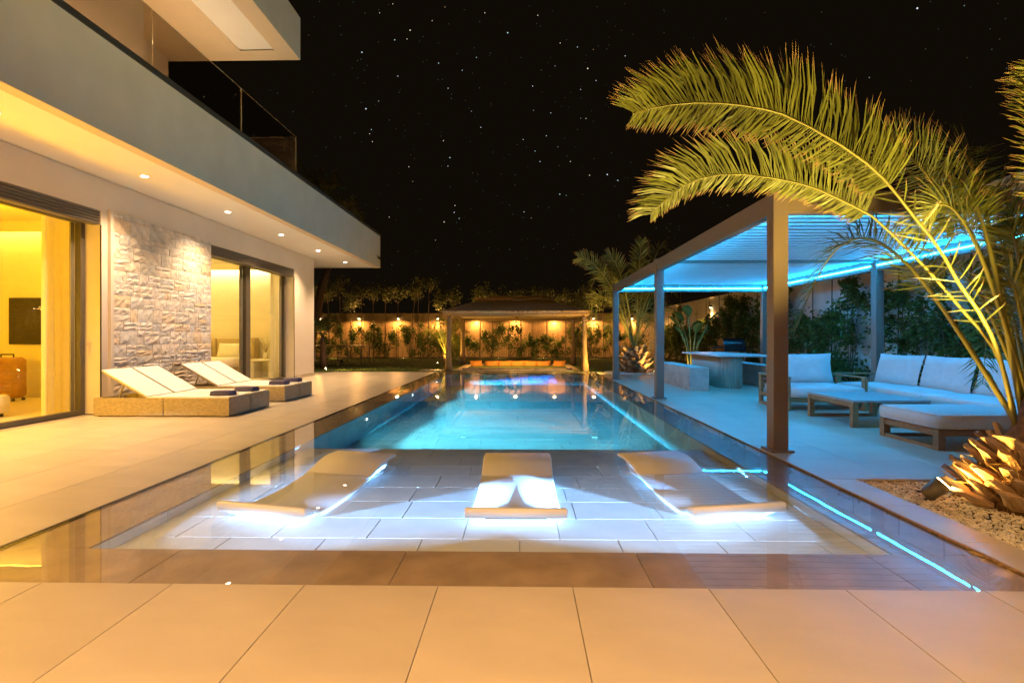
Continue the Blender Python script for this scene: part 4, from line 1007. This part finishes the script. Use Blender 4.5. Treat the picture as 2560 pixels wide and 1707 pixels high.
# wall lamps on the fences
def sconce(x, y, z, nx, ny, label, power=K_SCONCE):
    t = thing('wall_lamp', (x, y, z), label, 'wall lamp', 'downward wall lamps along the fences')
    cx_, cy2 = x + nx * .07, y + ny * .07
    MB().box(x - .03 if ny else min(x, x + nx * .03), x + .03 if ny else max(x, x + nx * .03), min(y, y + ny * .03) if ny else y - .03, max(y, y + ny * .03) if ny else y + .03, z - .03, z + .05).build('bracket', M['black'], t)
    MB().tube([(cx_, cy2, z + .07), (cx_, cy2, z - .02)], [.035, .042], 10).build('shade', M['black'], t)
    MB().tube([(cx_, cy2, z - .024), (cx_, cy2, z - .05)], [.036, .030], 10).build('bulb', M['sconcelens'], t)
    lamp('SPOT', 'added_fence_uplight', (cx_ + nx * .32, cy2 + ny * .32, z + .09), C_SCONCE, power * (1.0 if ny else .2), t, aim((nx * .1, ny * .1, 1)), .03, 150, 1.0)  # added spot off the lamp, brightening the tree crowns
    lamp('SPOT', 'wall_lamp_light', (cx_ + nx * .08, cy2 + ny * .08, z - .07), C_SCONCE, power, t, aim((-nx * .05, -ny * .05, -1)), .03, 95, .6)
    lamp('SPOT', 'added_fence_spill', (cx_ + nx * .25, cy2 + ny * .25, z - .02), C_SCONCE, power * (.8 if ny else .12), t, aim((nx * .3, ny * .3, -1)), .06, 176, .3)  # added wide spot in mid air, standing for a general glow
ordn = ('first', 'second', 'third', 'fourth', 'fifth', 'sixth', 'seventh', 'eighth', 'ninth')
for k, x in enumerate((-11.07, -8.92, -6.76, -4.58, -2.46, -.34, 1.78, 3.90, 6.0)):
    where = {0: 'behind the house corner', 1: 'over the folded games table', 2: 'between the games table and the small palm', 3: 'above the small palm left of the hut', 4: 'under the left half of the hut roof', 5: 'under the middle of the hut roof', 6: 'under the right half of the hut roof', 7: 'just right of the hut', 8: 'in the far right corner'}[k]
    sconce(x, FY - .001, 2.14, 0, -1, 'small fence lamp throwing a warm cone, ' + where)
for y, w in ((25.2, 'near the far corner'), (20.6, 'seen left of the rear pergola post')):
    sconce(7.599, y, 2.3, -1, 0, 'small lamp on the side fence ' + w, K_SCONCE * 1.2)

# climbing shrubs along the fences
def shrub(x, y, h, rx, ry, n, label, group, seed, size=.075):
    r_ = random.Random(seed)
    t = thing('shrub', (x, y, 0), label, 'shrub', group)
    st = MB()
    stems = []
    for k in range(5):
        a = r_.uniform(0, 6.28); q = r_.uniform(.55, 1.05)
        pts = [(x + r_.uniform(-.1, .1), y, 0), (x + math.cos(a) * rx * .5, y + math.sin(a) * ry * .5, h * q * .5), (x + math.cos(a) * rx * r_.uniform(.5, .9), y + math.sin(a) * ry * .6, h * q)]
        st.tube(pts, [.014, .010, .004], 4); stems.append(pts)
    if ry > rx: MB().tube([(x + .22, y + .1, 0), (x + .24, y + .1, h + .9)], .014, 5).build('stake', M['stake'], t)
    st.build('stems', M['bark'], t)
    clumps = [(x + r_.uniform(-1, 1) * rx * .8, y + r_.uniform(-1, 1) * ry * .7, h * r_.uniform(.12, .95), r_.uniform(.16, .34)) for _ in range(11)] + [(p[2][0], p[2][1], p[2][2], .16) for p in stems]
    def pick(q):
        c = q.choice(clumps); taper = 1 - .35 * c[2] / h
        return (c[0] + q.gauss(0, .5) * c[3] * taper, c[1] + q.gauss(0, .5) * c[3] * .7, max(.04, c[2] + q.gauss(0, .6) * c[3]))
    leaf_cloud(n, pick, size, r_).build('foliage', M['leaf'], t)
rsb = random.Random(77); N_BACK = 17
for k in range(N_BACK):
    x = -11.6 + 1.1 * k + rsb.uniform(-.15, .15); h = rsb.choice((1.1, 1.2, 1.3, 1.4, 1.7))
    near = 'behind the games table' if x < -6.3 else ('left of the hut' if x < -2.6 else ('seen under the hut roof' if x < 2.1 else 'right of the hut'))
    kind = 'low leafy' if h < 1.2 else ('tall leafy' if h > 1.5 else 'glossy leafy')
    shrub(x, 27.42 + rsb.uniform(-.15, .1), h, .68, .36, 1500, '%s shrub, %s from left along the back fence, %s' % (kind, ORD[k], near), 'shrubs along the back fence', 400 + k, .10)
for k in range(22):
    y = 5.4 + .98 * k + rsb.uniform(-.2, .2); h = rsb.choice((1.6, 1.8, 2.0, 2.4, 1.4))
    near = 'behind the sofa' if y < 9.2 else ('behind the rear pergola posts' if y < 14.5 else 'behind the dining corner')
    shrub(7.22 + rsb.uniform(-.08, .08), y, h, .26, .68, 1700, 'climbing shrub, %s from the camera along the side fence, %s' % (ORD[k], near), 'shrubs along the side fence', 500 + k, .10 if y > 10 else .085)

# slim trees in front of the fence
TX = [-10.766, -10.392, -9.733, -9.184, -8.58, -7.923, -7.337, -6.719, -6.035, -5.544, -5.025, -4.35, -3.737, -2.265, -1.6, -0.695, -0.088, 0.57, 1.327, 2.335, 3.0, 3.6, 4.4]
CH = [4.1, 4.0, 4.4, 3.4, 4.0, 3.9, 4.0, 4.0, 4.1, 4.3, 4.4, 3.6, 3.7, 3.9, 3.5, 3.7, 3.6, 3.9, 3.7, 3.7, 3.6, 3.9, 3.4]
rt = random.Random(55)
for k, (x, h) in enumerate(zip(TX, CH)):
    y = 27.35 + rt.uniform(-.12, .12); ln = {8: .35, 7: .12, 0: .1}.get(k, rt.uniform(-.08, .08))
    where = 'by the house corner' if x < -9.5 else ('over the games table' if x < -6.4 else ('between games table and hut' if x < -2.6 else ('rising behind the hut roof' if x < 2 else 'right of the hut')))
    t = thing('slim_tree', (x, y, 0), '%s slim tree, %s from left in the back fence row, %s' % ('tall' if h > 4.05 else ('low' if h < 3.65 else 'middling'), ORD[k], where), 'tree', 'slim trees along the back fence')
    top = Vector((x + ln, y, h - .55))
    C = [Vector((x, y, 0)), Vector((x + ln * .3 + rt.uniform(-.03, .03), y, h * .4)), top]
    MB().tube(catmull(C, 6), [.024, .023, .022, .020, .018, .015, .010], 6).build('trunk', M['bark'], t)
    MB().tube([(x + .09, y - .02, 0), (x + .05 + ln * .4, y - .03, 1.9)], .014, 5).build('stake', M['stake'], t)
    lim = MB(); tips = []
    for q in range(7):
        a = rt.uniform(0, 6.28); b = top.lerp(C[1], rt.uniform(0, .35)); e = b + Vector((math.cos(a) * rt.uniform(.15, .5), math.sin(a) * .3, rt.uniform(.15, .6)))
        lim.tube([b, e], [.010, .004], 4); tips.append(e)
    lim.build('limbs', M['bark'], t)
    cl = [(p, rt.uniform(.14, .26)) for p in tips] + [(top + Vector((0, 0, .3)), .2), (top, .22)]
    def pick(q): c = q.choice(cl); return c[0] + Vector((q.gauss(0, .55), q.gauss(0, .45), q.gauss(0, .6))) * c[1]
    leaf_cloud(520, pick, .10, rt).build('crown', M['treeleaf'], t)

# ---------------------------------------------------------------- thatched hut and its sunken seat
hx0, hx1, hy0, hy1 = -2.32, 2.0, 16.3, 20.4
hut = thing('thatched_hut', (-.16, 18.35, 0), 'open thatched hut on rough poles over the sunken seat', 'hut')
for (x, y) in ((hx0, hy0), (hx1, hy0), (hx0 - .03, hy1), (hx1 + .05, hy1)):
    rr = random.Random(int(x * 100 + y)); pts = [(x + rr.uniform(-.015, .015), y + rr.uniform(-.015, .015), 1.92 * k / 6) for k in range(7)]
    MB().tube(pts, [.135, .105, .085, .080, .078, .082, .088], 10).build('pole', M['pole'], hut, True)
for p, q in (((hx0 - .12, hy0, 1.80), (hx1 + .12, hy0, 1.80)), ((hx0 - .12, hy1, 1.80), (hx1 + .12, hy1, 1.80)), ((hx0, hy0, 1.84), (hx0, hy1, 1.84)), ((hx1, hy0, 1.84), (hx1, hy1, 1.84))):
    MB().tube([p, q], .045, 8).build('eave_pole', M['pole'], hut, True)
for k in range(7):
    x = hx0 + (hx1 - hx0) * k / 6; MB().tube([(x, hy0, 1.86), (-.35 + (x + .16) * .45, 18.35, 2.42)], .022, 6).build('rafter', M['pole'], hut); MB().tube([(x, hy1, 1.86), (-.35 + (x + .16) * .45, 18.35, 2.42)], .022, 6).build('rafter', M['pole'], hut)
# thatch: four sloping faces made of shaggy courses
rth = random.Random(9)
E0 = [(hx0 - .16, hy0 - .2), (hx1 + .10, hy0 - .2), (hx1 + .10, hy1 + .2), (hx0 - .16, hy1 + .2)]
E1 = [(-1.40, 17.5), (.95, 17.5), (.95, 19.3), (-1.40, 19.3)]
core = MB().loft([[(x, y, 1.84) for x, y in E0], [(x, y, 1.92) for x, y in E0], [(x, y, 2.33) for x, y in E1]])
core.build('roof_core', M['thatch'], hut)
for side in range(4):
    m = MB(); a0, b0 = E0[side], E0[(side + 1) % 4]; a1, b1 = E1[side], E1[(side + 1) % 4]
    for c in range(9):
        u = c / 9.0
        for k in range(210 if side in (0, 2) else 200):
            s = rth.random(); uu = min(1, u + rth.uniform(0, .06))
            P0 = Vector((a0[0] + (b0[0] - a0[0]) * s, a0[1] + (b0[1] - a0[1]) * s, 1.93)); P1 = Vector((a1[0] + (b1[0] - a1[0]) * s, a1[1] + (b1[1] - a1[1]) * s, 2.34))
            p = P0.lerp(P1, uu); d = (P0 - P1).normalized(); l = rth.uniform(.16, .30)
            tan = Vector((b0[0] - a0[0], b0[1] - a0[1], 0)).normalized(); w = tan * rth.uniform(.006, .012)
            q = p + d * l + Vector((0, 0, rth.uniform(-.055, .035))) + tan * rth.uniform(-.04, .04); p = p + Vector((0, 0, .02))
            m.add([p - w, p + w, q + w * .4, q - w * .4], [(0, 1, 2, 3)])
    tag(m.build('thatch', M['thatch'], hut), kind='stuff')
MB().loft([[(x, y, 2.33) for x, y in ((-1.55, 17.4), (1.1, 17.4), (1.1, 19.4), (-1.55, 19.4))], [(x, y, 2.38) for x, y in ((-1.5, 17.45), (1.05, 17.45), (1.05, 19.35), (-1.5, 19.35))], [(x, y, 2.46) for x, y in ((-1.0, 17.95), (.6, 17.95), (.6, 18.85), (-1.0, 18.85))]]).build('ridge_cap', M['reed'], hut)
for p, q in (((-1.58, 17.38, 2.40), (1.13, 17.38, 2.40)), ((-1.12, 17.8, 2.50), (.72, 17.8, 2.48))): MB().tube([p, ((p[0] + q[0]) / 2, p[1], p[2] - .025), q], [.05, .042, .05], 7).build('ridge_roll', M['reed'], hut, True)
for y in (hy0 - .19,): MB().tube([(hx0 - .16, y, 1.82), (-.1, y, 1.805), (hx1 + .10, y, 1.82)], .030, 6).build('eave_roll', M['reed'], hut, True)
for x in (hx0 - .05, hx1 + .05): MB().tube([(x, hy0 - .02, 1.76), (x, hy0 - .02, 1.90)], [.10, .15], 9).build('pole_binding', M['reed'], hut, True)
lamp('SPOT', 'hut_lamp', (-.16, 18.35, 1.70), C_SCONCE, 330, hut, (0, 0, 0), .05, 125, .5)
MB().tube([(-.16, 18.35, 2.3), (-.16, 18.35, 1.78)], .006, 5).build('lamp_cord', M['black'], hut)
MB().tube([(-.16, 18.35, 1.82), (-.16, 18.35, 1.75)], [.03, .06], 10).build('lamp_shade', M['brass'], hut)
# pit
pit = MB(); px0, px1, py0, py1 = -1.95, 1.65, 16.72, 20.1
pit.box(px0 - .25, px1 + .25, py0 - .22, py0, -.5, .02).box(px0 - .25, px1 + .25, py1, py1 + .22, -.5, .02).box(px0 - .25, px0, py0, py1, -.5, .02).box(px1, px1 + .25, py0, py1, -.5, .02)
pt = thing('sunken_seat', (-.15, 18.4, 0), 'sunken square seating pit with tiled rim under the thatched hut', 'seating')
pit.build('rim', M['tile'], pt)
MB().box(px0, px1, py1 - .6, py1, -.5, -.25).box(px0, px0 + .6, py0, py1 - .6, -.5, -.25).box(px1 - .6, px1, py0, py1 - .6, -.5, -.25).build('seat_ledge', M['concrete'], pt)
structure('path', MB().box(-3.35, px0 - .26, 16.5, 17.3, -.1, .006), M['tile'])
for k in range(5):
    x = px0 + .52 + (px1 - px0 - 1.04) * (k + .5) / 5
    o = pillow(.54, .42, .20).moved(Matrix.Translation((x, py1 - .12, -.03)) @ Matrix.Rotation(R(74), 4, 'X') @ Matrix.Rotation(R(rth.uniform(-3, 3)), 4, 'Z')).build('back_cushion', M['orange'], None, True)
    tag(o, 'orange back cushion on the far side of the pit, ' + ('leftmost', 'second from left', 'middle one', 'second from right', 'rightmost')[k] + ' of five', 'cushion', 'orange cushions round the sunken seat')
for x, rz, w in ((px0 + .22, 38, 'left'), (px1 - .22, -38, 'right')):
    o = pillow(.56, .46, .22).moved(Matrix.Translation((x, py1 - .35, -.02)) @ Matrix.Rotation(R(rz), 4, 'Z') @ Matrix.Rotation(R(70), 4, 'X')).build('back_cushion', M['orange'], None, True)
    tag(o, 'orange corner cushion standing at the far %s corner of the pit' % w, 'cushion', 'orange cushions round the sunken seat')
for k in range(6):
    x = px0 + (px1 - px0) * (k + .5) / 6
    o = pillow(.62, .38, .18).moved(Matrix.Translation((x, py0 + .10, -.09)) @ Matrix.Rotation(R(-70), 4, 'X')).build('back_cushion', M['mauve'], None, True)
    tag(o, 'taupe back cushion on the pool side of the pit, ' + ordn[k] + ' from the left', 'cushion', 'taupe cushions round the sunken seat')

# folded games table on the lawn
gt = thing('games_table', (-8.0, 22.5, 0), 'dark games table on a steel wheeled frame at the far left of the lawn', 'games table')
MB().box(-9.3, -6.7, 21.8, 23.2, .70, .73, .004).build('tabletop', M['dirty'], gt)
for x in (-9.1, -7.9, -6.9):
    for y in (21.9, 23.1): MB().box(x - .02, x + .02, y - .02, y + .02, .0, .70).build('leg', M['steel'], gt)
MB().beam((-9.1, 21.9, .08), (-7.9, 21.9, .08), .03, .03).build('floor_rail', M['steel'], gt)
MB().beam((-7.9, 21.88, .10), (-6.9, 21.88, .40), .025, .025).build('brace', M['steel'], gt); MB().beam((-8.5, 21.88, .10), (-8.1, 21.88, .68), .025, .025).build('brace', M['steel'], gt)
for x in (-9.22, -8.9): MB().box(x - .02, x + .02, 21.85, 21.9, .05, .55).build('side_post', M['white'], gt)
for x in (-8.5, -7.75): MB().tube([(x, 21.87, .06), (x, 21.92, .06)], .06, 12).build('wheel', M['black'], gt)

# ---------------------------------------------------------------- garden spotlights
def spot(x, y, z, d, power, label, col=C_PALM, size=.07, angle=90, soft=.03):
    t = thing('garden_spotlight', (x, y, z), label, 'spotlight', 'garden spotlights in the planting')
    d = Vector(d).normalized(); p = Vector((x, y, z + size * .9))
    MB().tube([p - d * size * .9, p - d * size * .6, p + d * size * .9], [size * .45, size * .62, size * .75], 14).build('housing', M['alu'], t, True)
    MB().tube([(x, y, z), tuple(p - d * size * .3)], size * .14, 6).build('stake', M['alu'], t)
    q = p + d * size * .92
    MB().tube([q, q + d * .004], size * .62, 12).build('lens', M['spotlens'], t)
    lamp('SPOT', 'spotlight_bulb', tuple(q + d * .02), col, power, t, aim(d), soft, angle, .5)
spot(2.76, 3.48, -.01, (.60, -.20, .58), K_PALM, 'bronze spotlight on the gravel aimed at the big palm', size=.075, angle=116)
spot(2.95, 2.42, -.02, (-.42, .36, .86), K_PALM2, 'added spotlight on the gravel, out of view, aimed up at the long fronds', C_PALM2, size=.06, angle=86)  # lamp added out of view to brighten the long fronds
spot(2.85, 15.2, .0, (-.62, .28, .72), 230, 'glaring small spotlight beside the far pergola post', size=.06, angle=140)
spot(3.9, 15.0, .02, (-.3, .5, .9), 40, 'spotlight on white gravel in front of the scaly palm stump', size=.05, angle=110)
spot(-6.55, 16.9, -.01, (.9, .16, .30), 200, 'small yellow spotlight at the foot of the house corner palm', size=.05, angle=66)
spot(-3.35, 20.2, -.01, (.35, .3, .8), 130, 'spotlight at the foot of the small palm by the hut', size=.05, angle=110)
spot(6.6, 26.2, .0, (-.2, .6, .7), 25, 'spotlight on the lawn edge at the far right corner', size=.06, angle=120)
for x, w in ((-9.6, 'behind the games table'), (-6.0, 'between the games table and the small palm'), (-3.6, 'left of the hut'), (-1.2, 'behind the left half of the hut'), (1.1, 'behind the right half of the hut'), (3.6, 'right of the hut')):
    spot(x, 25.7, -.01, (0, .75, .8), 34, 'added hedge spotlight at the lawn edge, ' + w, col=(1.0, .55, .14), size=.035, angle=150)  # added lamps that light the hedge from the front
spot(4.45, 14.15, .0, (.5, .4, .8), 10, 'tiny spotlight at the foot of the paddle leaf plant', size=.04, angle=110)
